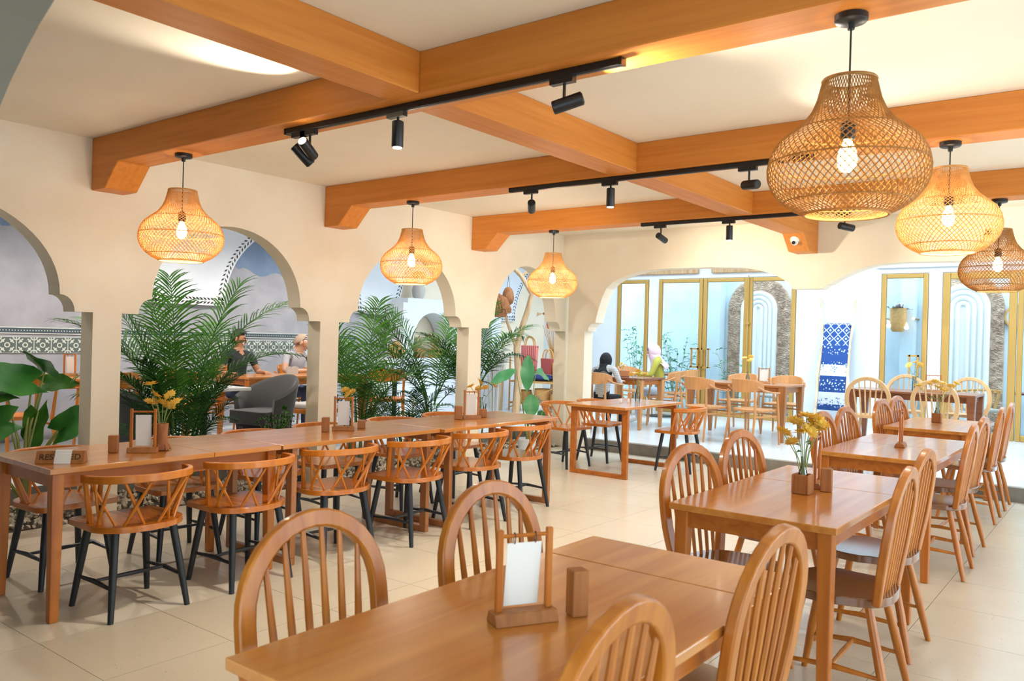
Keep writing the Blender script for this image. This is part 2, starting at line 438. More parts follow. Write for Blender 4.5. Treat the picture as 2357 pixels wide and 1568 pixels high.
# door wall with openings (x,z): solid pieces
dm = MB()
for x0, x1, z0, z1 in ((XL, -7.98, ZP-.1, 3.3), (-7.98, -7.3, 2.6, 3.3), (-7.3, -7.1, ZP-.1, 3.3), (-7.1, -4.55, 2.6, 3.3), (-4.55, -3.23, ZP-.1, 3.3), (-3.23, -2.55, 2.6, 3.3), (-2.55, -2.37, ZP-.1, 3.3), (-2.37, 1.2, 2.6, 3.3), (1.2, 2.4, ZP-.1, 3.3)):
    dm.box(x0, x1, YD, YD+.12, z0, z1)
struct('wall_doors', dm, 'white_paint', label='white wall around the gold framed glass doors')

# ---- ceiling beams
def cross_beam(y0, y1, label, right_bracket=True):
    pr = [(XW, 2.811), (2.4, 2.811), (2.4, 2.605), (-5.72, 2.605), (-5.9, 2.43), (XW+.002, 2.43)]
    o = MB().prism(pr, 'xz', y0, y1).build('ceiling_beam', 'beam_wood'); bevel(o, .005, 1)
    o['kind'] = 'structure'
    tag(o, label, 'beam', 'orange wooden ceiling beams'); return o
cross_beam(2.83, 3.07, 'orange cross beam nearest the viewer, holding the longest black track')
cross_beam(4.98, 5.21, 'orange cross beam second from the viewer, over the middle pendant lamps')
cross_beam(7.11, 7.34, 'orange cross beam third from the viewer, closest to the back wall')
for y0, y1, lab in ((.702, 2.83, 'orange lengthwise beam running overhead from the upper edge'), (3.07, 4.98, 'orange lengthwise beam between the first and second cross beams'), (5.21, 7.11, 'orange lengthwise beam between the second and third cross beams')):
    o = MB().box(-3.01, -2.785, y0, y1, 2.608, 2.811).build('ceiling_beam', 'beam_wood_long'); bevel(o, .005, 1); o['kind'] = 'structure'; tag(o, lab, 'beam', 'orange wooden ceiling beams')
o = MB().prism([(7.34, 2.811), (YB-.002, 2.811), (YB-.002, 2.44), (8.72, 2.44), (8.52, 2.608), (7.34, 2.608)], 'yz', -3.01, -2.785).build('ceiling_beam', 'beam_wood_long'); bevel(o, .005, 1); o['kind'] = 'structure'
tag(o, 'orange lengthwise beam ending in a bracket on the back wall', 'beam', 'orange wooden ceiling beams')

# ---- side room wall: white relief spandrels with leaf borders, tile band
def spandrel(y0, y1, label, r=1.155, z0=1.75):
    pts = [(y0, z0), (y1, z0)]
    cy = y1+r
    for k in range(0, 15):
        a = PI - PI/2*k/14*.98; pts.append((cy+r*math.cos(a), z0+r*math.sin(a)))
    pts += [(cy-.01, 3.18), (y0-r+.01, 3.18)]
    cy0 = y0-r
    for k in range(14, -1, -1):
        a = PI/2*k/14*.98; pts.append((cy0+r*math.cos(a), z0+r*math.sin(a)))
    o = struct('wall_spandrel', MB().prism(pts, 'yz', XL, XL+.06), 'white_paint', label=label)
    lm = MB()
    def leaf(y, z, ang, s=.032):
        c, n = math.cos(ang), math.sin(ang)
        q = [(-s, 0), (0, .35*s), (s, 0), (0, -.35*s)]
        lm.prism([(y+c*a-n*b, z+n*a+c*b) for a, b in q], 'yz', XL+.0595, XL+.063)
    def border(path):
        for (y, z, t) in path:
            for off, da in ((.035, .6), (.085, -.6)):
                leaf(y-math.sin(t)*off, z+math.cos(t)*off, t+da)
    n = int((y1-y0)/.05)
    border([(y0+(i+.5)*(y1-y0)/n, z0, 0) for i in range(n)])
    for k in range(30):
        a = PI-PI/2*(k+.5)/30
        for off, da in ((.035, .6), (.085, -.6)):
            leaf(cy+(r+off)*math.cos(a), z0+(r+off)*math.sin(a), a+PI/2+da)
            b = PI/2*(k+.5)/30
            leaf(cy0+(r+off)*math.cos(b), z0+(r+off)*math.sin(b), b+PI/2-da)
    lo = lm.build('leaf_border', 'ink', o); lo['kind'] = 'stuff'
spandrel(5.2, 6.24, 'white wall relief with black leaf border behind the big palm')
spandrel(8.55, 9.44, 'white wall relief with black leaf border seen above the second palm')
spandrel(1.85, 2.89, 'white wall relief with black leaf border seen past the first column')
spandrel(11.76, 12.6, 'white wall relief with black leaf border behind the driftwood')
# shade of the upper wall painted as a blue wavy-edged zone inside two arches
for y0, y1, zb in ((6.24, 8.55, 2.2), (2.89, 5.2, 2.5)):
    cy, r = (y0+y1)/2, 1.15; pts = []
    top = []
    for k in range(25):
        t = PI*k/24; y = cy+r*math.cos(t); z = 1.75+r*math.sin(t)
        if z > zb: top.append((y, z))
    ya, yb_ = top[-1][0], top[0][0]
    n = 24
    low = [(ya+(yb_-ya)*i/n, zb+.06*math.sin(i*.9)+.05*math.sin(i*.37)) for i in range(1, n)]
    struct('wall_painted_shade', MB().prism(top+low, 'yz', XL, XL+.004), 'blue_shading', label='wall shade painted as a blue zone with wavy edge inside the %s arch relief' % ('second' if y0 > 5 else 'first'))
band = tag(put('tile_band', None), 'grey-green patterned tile band along the grey side room wall', 'tile band', kind='structure')
t_me = MB().box(0, .012, 0, .0892, 0, .0892).mesh('wall_tile', 'tile_pattern')
l_me = MB().box(0, .012, 0, .178, 0, .05).mesh('border_tile', 'listello_dark')
s_me = MB()
s_me.box(.0, .014, 0, .178, -.012, -.002).box(0, .014, 0, .178, .052, .062)
s_me = s_me.mesh('edge_strip', 'listello_pale')
d_me = MB()
for k in range(6): d_me.ball((.012, .015+.03*k, .025), .004, .007, .007, 6, 4)
d_me = d_me.mesh('dots', 'listello_pale')
y = 3.2
while y < 8.5:
    if True:
        for rx in range(4):
            put('wall_tile', t_me, band, (XL, y+.09, 1.12+.09), (rx*PI/2, 0, 0))
        l = put('border_tile', l_me, band, (XL, y+.001, 1.345))
        put('edge_strip', s_me, l); put('dots', d_me, l)
    y += .18

struct('wall_shop', MB().box(XL, XL+.01, 9.44, YD, ZP, 3.2), 'cream_paint', label='cream wall behind the driftwood and crafts')
# pebbles in the planter
pm = MB()
for i in range(2600):
    x = random.uniform(-6.93, XW-.03); y = random.uniform(.8, 9.0)
    if any(a-.04 < y < b+.04 for a, b in cols) and x > XW-TW-.04: continue
    s = random.uniform(.014, .032); q = Euler((random.random()*6, random.random()*6, random.random()*6)).to_matrix()
    vs = [q @ Vector(p) for p in ((s, 0, 0), (-s, 0, 0), (0, s*.8, 0), (0, -s*.8, 0), (0, 0, s*.6), (0, 0, -s*.6))]
    z = random.uniform(.0, .03)
    pm.add([(v.x+x, v.y+y, v.z+z) for v in vs], [(0, 2, 4), (2, 1, 4), (1, 3, 4), (3, 0, 4), (2, 0, 5), (1, 2, 5), (3, 1, 5), (0, 3, 5)])
tag(pm.build('pebbles', 'pebble', smooth=False), 'white and tan pebbles strewn over the planter bed', 'pebbles', kind='stuff')

# ---- glass doors
def pane_frame(name, x0, x1, z0, z1, label, kind='thing', fr=.07, handle=None, base=.09, group=None):
    y = YD-.03
    o = thing(name, label, 'door', (0, 0, 0), group=group); o['kind'] = 'structure'
    for (a, b, c, d) in ((x0, x0+fr, z0, z1), (x1-fr, x1, z0, z1), (x0+fr, x1-fr, z1-fr, z1), (x0+fr, x1-fr, z0, z0+base)):
        bevel(MB().box(a, b, y, y+.07, c, d).build('frame_bar', 'gold_metal', o), .012, 2)
    MB().box(x0+fr-.005, x1-fr+.005, y+.03, y+.038, z0+base-.005, z1-fr+.005).build('pane', 'pane_glass', o)
    if handle is not None:
        hz, dr = .99, (-1 if handle > (x0+x1)/2 else 1)
        h = MB()
        h.box(handle-.012, handle+.012, y-.07, y-.045, hz, hz+.35).box(handle+dr*.12-.012, handle+dr*.12+.012, y-.07, y-.045, hz, hz+.35)
        h.box(min(handle, handle+dr*.14)-.012, max(handle, handle+dr*.14)+.012, y-.07, y-.045, hz, hz+.025).box(min(handle, handle+dr*.14)-.012, max(handle, handle+dr*.14)+.012, y-.07, y-.045, hz+.325, hz+.35)
        h.box(handle-.01, handle+.01, y-.05, y+.002, hz+.05, hz+.07).box(handle-.01, handle+.01, y-.05, y+.002, hz+.28, hz+.3)
        h.build('handle', 'gold_metal', o)
    return o
pane_frame('door_1', -7.97, -7.31, ZP, 2.59, 'narrow gold framed glass sidelight at the far end of the door wall')
pane_frame('door_2', -7.09, -6.215, ZP, 2.59, 'gold framed glass door leaf before the potted bamboo', handle=-6.25)
pane_frame('door_3', -6.205, -5.38, ZP, 2.59, 'gold framed glass door leaf hinged beside the bolt rod', handle=-6.17)
d4 = pane_frame('door_4', -5.37, -4.56, ZP, 2.59, 'gold framed fixed glass panel before the left pebble arch')
rod = MB(); rod.tube([(-5.36, YD-.06, ZP+.1), (-5.36, YD-.06, 2.62)], .012, 8).box(-5.4, -5.32, YD-.075, YD-.045, 1.78, 1.82)
rod.build('bolt_rod', 'gold_metal', d4)
pane_frame('door_5', -3.22, -2.56, ZP, 2.59, 'gold framed glass door before the wall basket', handle=-2.66)
pane_frame('door_6', -2.36, -1.4, ZP, 2.59, 'gold framed glass panel before the white fluted arch', fr=.1)
pane_frame('door_7', -1.39, 1.19, ZP, 2.59, 'wide gold framed glass panel beside the fluted arch')
# carved wooden boards over the doors
for x0, x1, lab in ((-7.95, -6.3, 'weathered carved board above the left doors'), (-6.05, -4.4, 'weathered carved board above the fixed glass panel'), (-3.3, -1.2, 'whitewashed carved board above the right doors')):
    o = thing('carved_board', lab, 'board', (0, 0, 0), group='carved boards over the doors')
    m_ = 'driftwood' if x0 < -4 else 'white_pot'
    bevel(MB().box(x0, x1, YD-.06, YD-.002, 2.68, 2.80).build('plank', m_, o), .008, 1)
    f = MB(); n = int((x1-x0-.1)/.055)
    for k in range(n):
        xx = x0+.06+k*.055; f.box(xx-.018, xx+.018, YD-.085, YD-.06, 2.80-.03, 2.80+random.uniform(.02, .06))
    f.build('carved_fringe', m_, o)['kind'] = 'stuff'
# ================================================================ furniture of the hall
def rounded_seat(w, d, front_w, t, z, rear_round=.9, n=14, dish=.008):
    """D-shaped seat: straight-ish front at +Y, round rear at -Y"""
    pts = []
    hw, fw_ = w/2, front_w/2
    pts += [(-fw_+.03, d/2), (fw_-.03, d/2), (fw_, d/2-.03)]
    for k in range(n+1):
        a = PI*k/n
        pts.append((hw*math.cos(a)*(1 if 1 else 1), -d/2*.15 - (d/2*.85)*abs(math.sin(a))**rear_round))
    pts.append((-fw_, d/2-.03))
    return pts

# --- spindle chair with black legs (barrel back, crossed spindles)
def make_barrel_chair(label):
    t = thing('barrel_chair', label, 'chair')
    o = MB().prism(rounded_seat(.47, .44, .46, .03, .45, n=24), 'xy', .425, .455).build('seat', 'seat_wood', t, True, angle=.5); bevel(o, .006, 2)
    for sx, sy in ((-1, 1), (1, 1), (-1, -1), (1, -1)):
        top = (sx*.15, .14 if sy > 0 else -.13, .43); bot = (sx*.2, .2 if sy > 0 else -.205, 0)
        MB().tube([bot, ((top[0]+bot[0])/2, (top[1]+bot[1])/2, .22), top], [.014, .019, .02], 10).build('leg', 'black_paint', t, True)
    for sx in (-1, 1):
        MB().tube([(sx*.181, .178, .155), (sx*.185, -.005, .165), (sx*.184, -.18, .155)], [.008, .013, .008], 8).build('stretcher', 'black_paint', t, True)
    MB().tube([(-.182, 0, .165), (0, 0, .165), (.182, 0, .165)], [.008, .012, .008], 8).build('stretcher', 'black_paint', t, True)
    # bent top rail: horseshoe in plan, slightly higher at the rear
    def rail(a, r=1.0, z=.688):
        return Vector((.268*math.sin(a)*r, .01 - .285*math.cos(a)*abs(math.cos(a))**-.2*r, z))
    pts = []
    A = 1.5
    for k in range(25):
        a = -A + 2*A*k/24
        p = rail(a); p.z += .012*math.cos(a)
        pts.append(p)
    o = MB().tube(pts, [.011 if abs(k-12) > 11 else .013 for k in range(25)], 4, PI/4, [.019]*25).build('top_rail', 'chair_wood', t, True, angle=.9); bevel(o, .004, 1)
    def seatp(a):
        return Vector((.2*math.sin(a), -.19*math.cos(a), .452))
    # end posts
    for sx in (-1, 1):
        MB().bar(seatp(sx*1.62)+Vector((0, .015, 0)), rail(sx*1.42)-Vector((0, 0, .012)), .016, .011, 6).build('post', 'chair_wood', t, True)
        MB().bar(seatp(sx*1.28), rail(sx*1.2)-Vector((0, 0, .012)), .008, .007, 6).build('spindle', 'chair_wood', t, True)
    for c in (-1.1, -.4, .4, 1.1):
        for s in (-1, 1):
            off = .006*s
            a0, a1 = c - s*.24, c + s*.22
            p0, p1 = seatp(a0), rail(a1)-Vector((0, 0, .01)); nrm = Vector((math.sin(c), -math.cos(c), 0))*off
            MB().tube([p0+nrm, (p0+p1)/2+nrm, p1+nrm], [.007, .0095, .007], 6).build('spindle', 'chair_wood', t, True)
    return t
# --- hoop-back windsor chair
def make_windsor(label, wm='windsor_wood', sm='windsor_seat', name='hoop_back_chair', nsp=6, h=.945, hw=.218, legm=None):
    t = thing(name, label, 'chair')
    pts = []
    n = 36
    for k in range(n+1):
        a = 2*PI*k/n; c, s = math.cos(a), math.sin(a)
        x = .215*abs(c)**.75*(1 if c > 0 else -1); y = .205*abs(s)**.75*(1 if s > 0 else -1)
        if k < n: pts.append((x*(1.03 if y > 0 else .95), y))
    o = MB().prism(pts, 'xy', .425, .46).build('seat', sm, t, True, angle=.5); bevel(o, .008, 2)
    legm = legm or wm
    for sx, sy in ((-1, 1), (1, 1), (-1, -1), (1, -1)):
        top = (sx*.135, sy*.125, .43); bot = (sx*.195, sy*.205 - (.02 if sy < 0 else 0), 0)
        MB().tube([bot, (bot[0]*.55+top[0]*.45, bot[1]*.55+top[1]*.45, .2), top], [.013, .019, .016], 10).build('leg', legm, t, True)
    for sx in (-1, 1):
        MB().tube([(sx*.175, .17, .16), (sx*.178, 0, .17), (sx*.175, -.18, .16)], [.008, .013, .008], 8).build('stretcher', legm, t, True)
    MB().tube([(-.175, 0, .17), (0, 0, .17), (.175, 0, .17)], [.008, .012, .008], 8).build('stretcher', legm, t, True)
    # hoop: leaning back, narrow at the seat, wide at mid height
    def lean(z): return -.165 - .075*((z-.45)/.53)
    zs = h - hw
    path = []
    for k in range(9):
        u = k/8; z = .445 + (zs-.445)*u
        x = hw*(.80 + .22*math.sin(PI*.5*min(1, u*1.15)) - .02*u)
        path.append(Vector((-x, lean(z), z)))
    half = path[:]
    for k in range(1, 16):
        a = PI - PI*k/16
        path.append(Vector((hw*math.cos(a), lean(zs+hw*math.sin(a)), zs+hw*math.sin(a))))
    path += [Vector((-p.x, p.y, p.z)) for p in reversed(half)]
    o = MB().tube(path, .024, 4, PI/4, .016, ref=(0, 1, 0)).build('back_hoop', wm, t, True, angle=.9); bevel(o, .006, 2)
    for k in range(nsp):
        u = (k-(nsp-1)/2)/((nsp-1)/2) if nsp > 1 else 0
        xb, xt = u*.125, u*hw*.70
        zt = zs + math.sqrt(max(0, hw*hw-xt*xt)) - .012
        MB().tube([(xb, lean(.45), .452), ((xb+xt)/2, lean((.45+zt)/2), (.45+zt)/2), (xt, lean(zt), zt)], [.008, .0105, .007], 7).build('spindle', wm, t, True)
    return t

# --- tables
def make_table(label, x0, x1, y0, y1, split=.7, cat='table', leg_w=.036, legs='taper', top='table_wood', zt=.75, z0=0, lm='leg_wood', am='apron_wood', th=.028, name='dining_table'):
    cx, cy = (x0+x1)/2, (y0+y1)/2
    t = thing(name, label, cat, (cx, cy, z0))
    hx, hy = (x1-x0)/2, (y1-y0)/2
    ym = -hy + (y1-y0)*split
    for a, b in ((-hy, ym-.0008), (ym+.0008, hy)):
        bevel(MB().box(-hx, hx, a, b, zt-th, zt).build('tabletop_board', top, t), .004, 2)
    ah = .075
    if legs == 'taper':
        i = .045
        for a in (-1, 1):
            xa = a*(hx-i-.012); MB().box(xa-.01, xa+.01, -hy+i+.03, hy-i-.03, zt-th-ah, zt-th).build('apron', am, t)
            ya = a*(hy-i-.012); MB().box(-hx+i+.03, hx-i-.03, ya-.01, ya+.01, zt-th-ah, zt-th).build('apron', am, t)
        for sx in (-1, 1):
            for sy in (-1, 1):
                o = MB().bar((sx*(hx-i-.0), sy*(hy-i), 0), (sx*(hx-i-.005), sy*(hy-i-.005), zt-th), .022, leg_w-.006, 4).build('leg', lm, t); bevel(o, .006, 2)
    else:
        for sy in (-1, 1):
            ya = sy*(hy-.1)
            f = thing_part('sled_frame', t)
            for sx in (-1, 1):
                bevel(MB().box(sx*(hx-.045)-.03, sx*(hx-.045)+.03, ya-.02, ya+.02, .045, zt-th-.05).build('post', lm, f), .003, 1)
            bevel(MB().box(-hx+.015, hx-.015, ya-.02, ya+.02, 0, .045).build('foot_bar', lm, f), .003, 1)
            bevel(MB().box(-hx+.015, hx-.015, ya-.02, ya+.02, zt-th-.05, zt-th).build('top_bar', lm, f), .003, 1)
    return t
def thing_part(name, parent):
    o = bpy.data.objects.new(name, None); COL.objects.link(o); o.parent = parent; o.empty_display_size = .05; return o

make_table('long table section with tapered legs, holding the reserved sign', -4.80, -4.09, 1.74, 3.06, .66)
make_table('middle section of the long table row on sled-frame legs', -4.79, -4.08, 3.066, 4.46, .6, legs='sled', lm='sled_wood')
make_table('last section of the long table row, beyond the second seam', -4.75, -4.04, 4.466, 5.95, .6, legs='sled', lm='sled_wood')
make_table('free-standing table on an open sled frame below the back step', -4.88, -4.15, 7.32, 8.62, .5, legs='sled', lm='apron_wood')
make_table('closest wooden table with glossy top and empty card stand', -1.51, -.79, 1.0, 2.46, .8)
make_table('second glossy table of the windsor row with flowers in a cube', -1.59, -.89, 3.2, 4.7, .62)
make_table('third glossy table of the windsor row with one card stand', -1.68, -.97, 5.5, 7.0, .5)
make_table('fourth glossy table of the windsor row, nearest the back step', -1.78, -1.09, 7.72, 9.05, .5)

FR = 'black-legged chairs on the aisle side of the long tables'
BK = 'black-legged chairs on the planter side of the long tables'
bc = make_barrel_chair('black-legged spindle chair on the aisle side, nearest the reserved sign')
bc.location = (-4.11, 2.155, 0); bc.rotation_euler = (0, 0, PI/2); bc['group'] = FR
ords = ['first', 'second', 'third', 'fourth', 'fifth', 'sixth']
for i, (x, y, r) in enumerate(((-4.10, 2.80, 2), (-4.13, 3.49, -3), (-4.09, 4.16, 4), (-4.11, 4.85, -2), (-4.18, 5.53, 3))):
    dup(bc, (x, y, 0), PI/2+math.radians(r), 'black-legged spindle chair on the aisle side, %s from the reserved sign' % ords[i+1], FR)
for i, (x, y, r) in enumerate(((-4.86, 2.14, 2), (-4.85, 2.83, -4), (-4.88, 3.5, 3), (-4.95, 4.16, -5), (-4.95, 4.92, 4), (-4.98, 5.62, 0))):
    dup(bc, (x, y, 0), -PI/2+math.radians(r), 'black-legged spindle chair on the planter side, %s from the reserved sign' % ords[i], BK)
SF = 'black-legged chairs at the sled-frame table'
dup(bc, (-5.14, 7.72, 0), -PI/2-.12, 'black-legged spindle chair at the sled-frame table, beside the white corner column', SF)
dup(bc, (-5.1, 8.4, 0), -PI/2+.1, 'black-legged spindle chair at the sled-frame table, behind the glass bottle', SF)
dup(bc, (-4.07, 8.42, 0), PI/2+.1, 'black-legged spindle chair at the sled-frame table, alone on its aisle side', SF)

WG = 'brown hoop-back chairs around the windsor tables'
wc = make_windsor('brown hoop-back chair at the closest table, large and near its cut-off corner')
wc.location = (-1.50, 1.40, 0); wc.rotation_euler = (0, 0, -PI/2); wc['group'] = WG
WL = [(-1.45, 2.07, -PI/2-.05, 'brown hoop-back chair at the closest table, just behind the card stand'),
      (-.965, 1.31, PI/2+.02, 'brown hoop-back chair cut off by the bottom edge, at the closest table'),
      (-.965, 2.13, PI/2-.03, 'brown hoop-back chair between the closest table and the second table'),
      (-1.43, 3.50, -PI/2-.16, 'brown hoop-back chair at the second table, on the aisle side by its near corner'),
      (-1.5, 4.3, -PI/2-.12, 'brown hoop-back chair at the second table, on the aisle side by its far corner'),
      (-.95, 3.54, PI/2+.03, 'brown hoop-back chair at the second table, with its glossy seat showing'),
      (-1.02, 4.27, PI/2-.02, 'brown hoop-back chair at the second table, behind the one with the glossy seat'),
      (-1.58, 6.05, -PI/2-.08, 'brown hoop-back chair at the third table, aisle side behind the yellow flowers'),
      (-1.6, 6.7, -PI/2-.1, 'brown hoop-back chair at the third table, aisle side below the blue textile'),
      (-1.06, 5.93, PI/2+.02, 'brown hoop-back chair at the third table, outer side and nearer'),
      (-1.1, 6.68, PI/2-.04, 'brown hoop-back chair at the third table, outer side and farther'),
      (-1.64, 8.0, -PI/2-.1, 'brown hoop-back chair at the fourth table, aisle side beside the card stand'),
      (-1.66, 8.7, -PI/2-.14, 'brown hoop-back chair at the fourth table, aisle side next to the step'),
      (-1.14, 7.98, PI/2+.02, 'brown hoop-back chair at the fourth table, outer side and nearer'),
      (-1.15, 8.72, PI/2+.02, 'brown hoop-back chair at the fourth table, outer side next to the step')]
for x, y, r, lab in WL: dup(wc, (x, y, 0), r, lab, WG)

# ---------------------------------------------------------------- things on the tables
def card_stand(loc, rz, label, w=.105, h=.24, group='wooden card stands on the tables', marks=True):
    t = thing('card_stand', label, 'card stand', loc, rz, group)
    bevel(MB().prism([(-.035, 0), (.035, 0), (.022, .028), (-.022, .028)], 'yz', -w/2-.025, w/2+.025).build('base', 'block_wood', t), .002, 1)
    for s in (-1, 1): bevel(MB().box(s*(w/2+.008)-.008, s*(w/2+.008)+.008, -.007, .007, .028, h).build('post', 'leg_wood', t), .002, 1)
    MB().tube([(-w/2-.002, 0, h-.016), (w/2+.002, 0, h-.016)], .005, 8).build('top_rod', 'leg_wood', t, True)
    c = MB().prism([(.0005, h-.034), (.018, .034), (.019, .034), (.0015, h-.034)], 'yz', -w/2+.012, w/2-.012)
    c = c.build('card', 'paper', t)
    if marks:
        b = MB()
        for k in range(3): b.box(-w/2+.03+.006*k, w/2-.03-.006*k, .0125-.0011*k*0, .0132, .06+.012*k, .063+.012*k)
        # flat printed lines hugging the sloping card
        b.v = [(x, .0185-(z-.034)/(h-.068)*.0175 - .0004*(1 if y < .0128 else -2), z) for x, y, z in b.v]
        b.build('print', 'ink', c)
    for s in (-1, 1):
        MB().tube([(s*(w/2-.03), .006*math.cos(2*PI*k/10), h-.022+.014*math.sin(2*PI*k/10)) for k in range(10)], .0012, 5, closed=True).build('ring', 'black_metal', t, True)
    return t
TZ = .7505
def block(loc, rz, label, s=(.045, .045, .085), m='block_wood'):
    o = MB().box(-s[0], s[0], -s[1], s[1], 0, s[2]).build('cutlery_block', m, None, loc=loc); o.rotation_euler = (0, 0, rz); bevel(o, .004, 2)
    return tag(o, label, 'block', 'small wooden blocks beside the card stands')
def blossom_mesh(seed, r=.045):
    rnd = random.Random(seed); mb = MB()
    for ring, (n, tilt, rr) in enumerate(((15, .15, 1.0), (12, .55, .8))):
        for k in range(n):
            a = 2*PI*(k+.5*ring)/n + rnd.uniform(-.1, .1); l = r*rr*rnd.uniform(.85, 1.1); w = r*.17
            c, s = math.cos(a), math.sin(a); z1 = l*math.sin(tilt)*.6; z2 = l*math.sin(tilt)
            P = [(.1*r*c, .1*r*s, 0), (.6*l*c-w*s, .6*l*s+w*c, z1), (l*c, l*s, z2*.9), (.6*l*c+w*s, .6*l*s-w*c, z1)]
            mb.add([(p[0], p[1], p[2]) for p in P] + [(0.1*r*c, .1*r*s, -.002), (.6*l*c, .6*l*s, z1-.003)], [(0, 3, 2, 1), (0, 1, 5), (1, 2, 5), (2, 3, 5), (3, 0, 5)])
    mb.ball((0, 0, .004), r*.26, r*.26, r*.2, 8, 5)
    return mb
BL = [blossom_mesh(1).mesh('blossom', 'petal_yellow'), blossom_mesh(2).mesh('blossom', 'petal_yellow')]
BLP = [blossom_mesh(3).mesh('blossom', 'petal_pale')]
def bouquet(loc, zb, heads, label, pale=False, seed=0, leaves=4, group='bunches of yellow flowers'):
    """heads: (dx,dy,z) blossom positions relative to loc; stems rise from zb"""
    t = thing('flower_bunch', label, 'flowers', loc, 0, group); rnd = random.Random(seed)
    for i, (x, y, z) in enumerate(heads):
        st = MB().tube([(x*.05, y*.05, zb), (x*.35, y*.35, zb+(z-zb)*.55), (x, y, z)], .0022, 5)
        so = st.build('stem', 'stem_green', t, True)
        me = (BLP if pale else BL)[i % (1 if pale else 2)]
        put('blossom', me, t, (x, y, z), (rnd.uniform(-.5, .9), rnd.uniform(-.6, .6), rnd.uniform(0, 6)), [rnd.uniform(.85, 1.15)]*3)
        if i < leaves:
            a = rnd.uniform(0, 6); zz = zb+(z-zb)*.6; L = .035
            lm = MB().add([(x*.4, y*.4, zz), (x*.4+L*.5*math.cos(a+.4), y*.4+L*.5*math.sin(a+.4), zz+.015), (x*.4+L*math.cos(a), y*.4+L*math.sin(a), zz+.005), (x*.4+L*.5*math.cos(a-.4), y*.4+L*.5*math.sin(a-.4), zz+.012), (x*.4+L*.5*math.cos(a), y*.4+L*.5*math.sin(a), zz+.005)], [(0, 1, 2, 3), (0, 4, 1), (1, 4, 2), (2, 4, 3), (3, 4, 0)])
            lm.build('leaf', 'leaf_green', t)
    return t
def glass_vase(loc, label, h=.13, r=.026, cube=None, neck=.4, group='small flower vases'):
    t = thing('flower_vase', label, 'vase', loc, 0, group)
    z0 = .012 if cube else 0
    pr = [(r*.9, z0), (r, z0+.008), (r, z0+h*.45), (r*.85, z0+h*.55), (r*neck, z0+h*.75), (r*neck, z0+h*.95), (r*neck*1.2, z0+h)]
    inner = [(a-.0025, z+(.003 if i == 0 else 0)) for i, (a, z) in enumerate(pr)]
    MB().lathe(pr+inner[::-1], 16, cap=False).build('bottle', 'vase_glass', t, True)
    if cube:
        c = cube; k = MB()
        for s in (-1, 1): k.box(s*c-.006, s*c+.006, -c-.006, c+.006, 0, .09).box(-c+.006, c-.006, s*c-.006, s*c+.006, 0, .09)
        k.box(-c+.006, c-.006, -c+.006, c-.006, 0, .011)
        bevel(k.build('wooden_cube', 'block_wood', t), .003, 1)
    return t
# long table, first section: reserved sign, card stand, block, bark vase with flowers
card_stand((-4.345, 2.33, TZ), .9, 'wooden card stand with hanging card beside the bark vase')
block((-4.44, 2.215, TZ), .9, 'dark wooden block standing before the first card stand', (.024, .024, .095))
v = thing('bark_vase', 'rough brown bark vase beside the first card stand', 'vase', (-4.35, 2.44, TZ))
pr = [(.036, 0), (.045, .006), (.047, .02), (.038, .035), (.034, .06), (.034, .10), (.037, .15), (.033, .152), (.028, .15), (.026, .03)]
MB().lathe(pr, 14).build('body', 'bark', v, True)
for k in range(7):
    a = 2*PI*k/7; MB().tube([(.036*math.cos(a), .036*math.sin(a), .035), (.048*math.cos(a), .048*math.sin(a), .012), (.055*math.cos(a), .055*math.sin(a), .004)], [.006, .007, .004], 5).build('root', 'bark', v, True)
bouquet((-4.35, 2.44, TZ), .06, [(-.04, -.05, .37), (-.02, -.03, .31), (.03, .03, .31), (-.03, -.05, .27), (.02, .025, .25), (.005, .0, .265), (.04, .05, .265)], 'bunch of orange-yellow flowers in the bark vase', seed=3)
rs = thing('reserved_sign', 'small wooden tent sign reading RESERVED with a paper note', 'sign', (-4.27, 1.87, TZ), .92)
bevel(MB().prism([(-.045, 0), (.045, 0), (.01, .06), (-.01, .06)], 'yz', -.11, .11).build('block', 'block_wood', rs), .002, 1)
def text_mesh(s, size, name, m, parent, M, extr=.0006):
    cu = bpy.data.curves.new(name, 'FONT'); cu.body = s; cu.size = size; cu.align_x = 'CENTER'; cu.align_y = 'CENTER'; cu.extrude = extr
    ob = bpy.data.objects.new(name, cu); COL.objects.link(ob); cu.materials.append(MATS[m])
    dg = bpy.context.evaluated_depsgraph_get(); dg.update()
    me = bpy.data.meshes.new_from_object(ob.evaluated_get(dg)); bpy.data.objects.remove(ob)
    ob = put(name, me, parent); ob.matrix_local = M
    return ob
tilt = math.atan2(.06, .035)
text_mesh('RESERVED', .042, 'lettering', 'ink', rs, Matrix.Translation((0, -.0282, .0305)) @ Matrix.Rotation(tilt, 4, 'X'))
MB().add([(-.045+.02, -.0472, .0), (.05, -.0472, .0), (.05, -.0118, .062), (-.025, -.0118, .062), (-.025, .012, .0625), (.05, .012, .0625), (-.025, -.046, -.0), (.05, -.046, 0), (.05, -.0108, .061), (-.025, -.0108, .061), (-.025, .012, .0615), (.05, .012, .0615)],
         [(0, 1, 2, 3), (3, 2, 5, 4), (6, 9, 8, 7), (9, 10, 11, 8), (0, 6, 7, 1), (4, 5, 11, 10), (1, 7, 8, 2), (2, 8, 11, 5), (3, 9, 6, 0), (4, 10, 9, 3)]).build('paper_note', 'paper', rs)
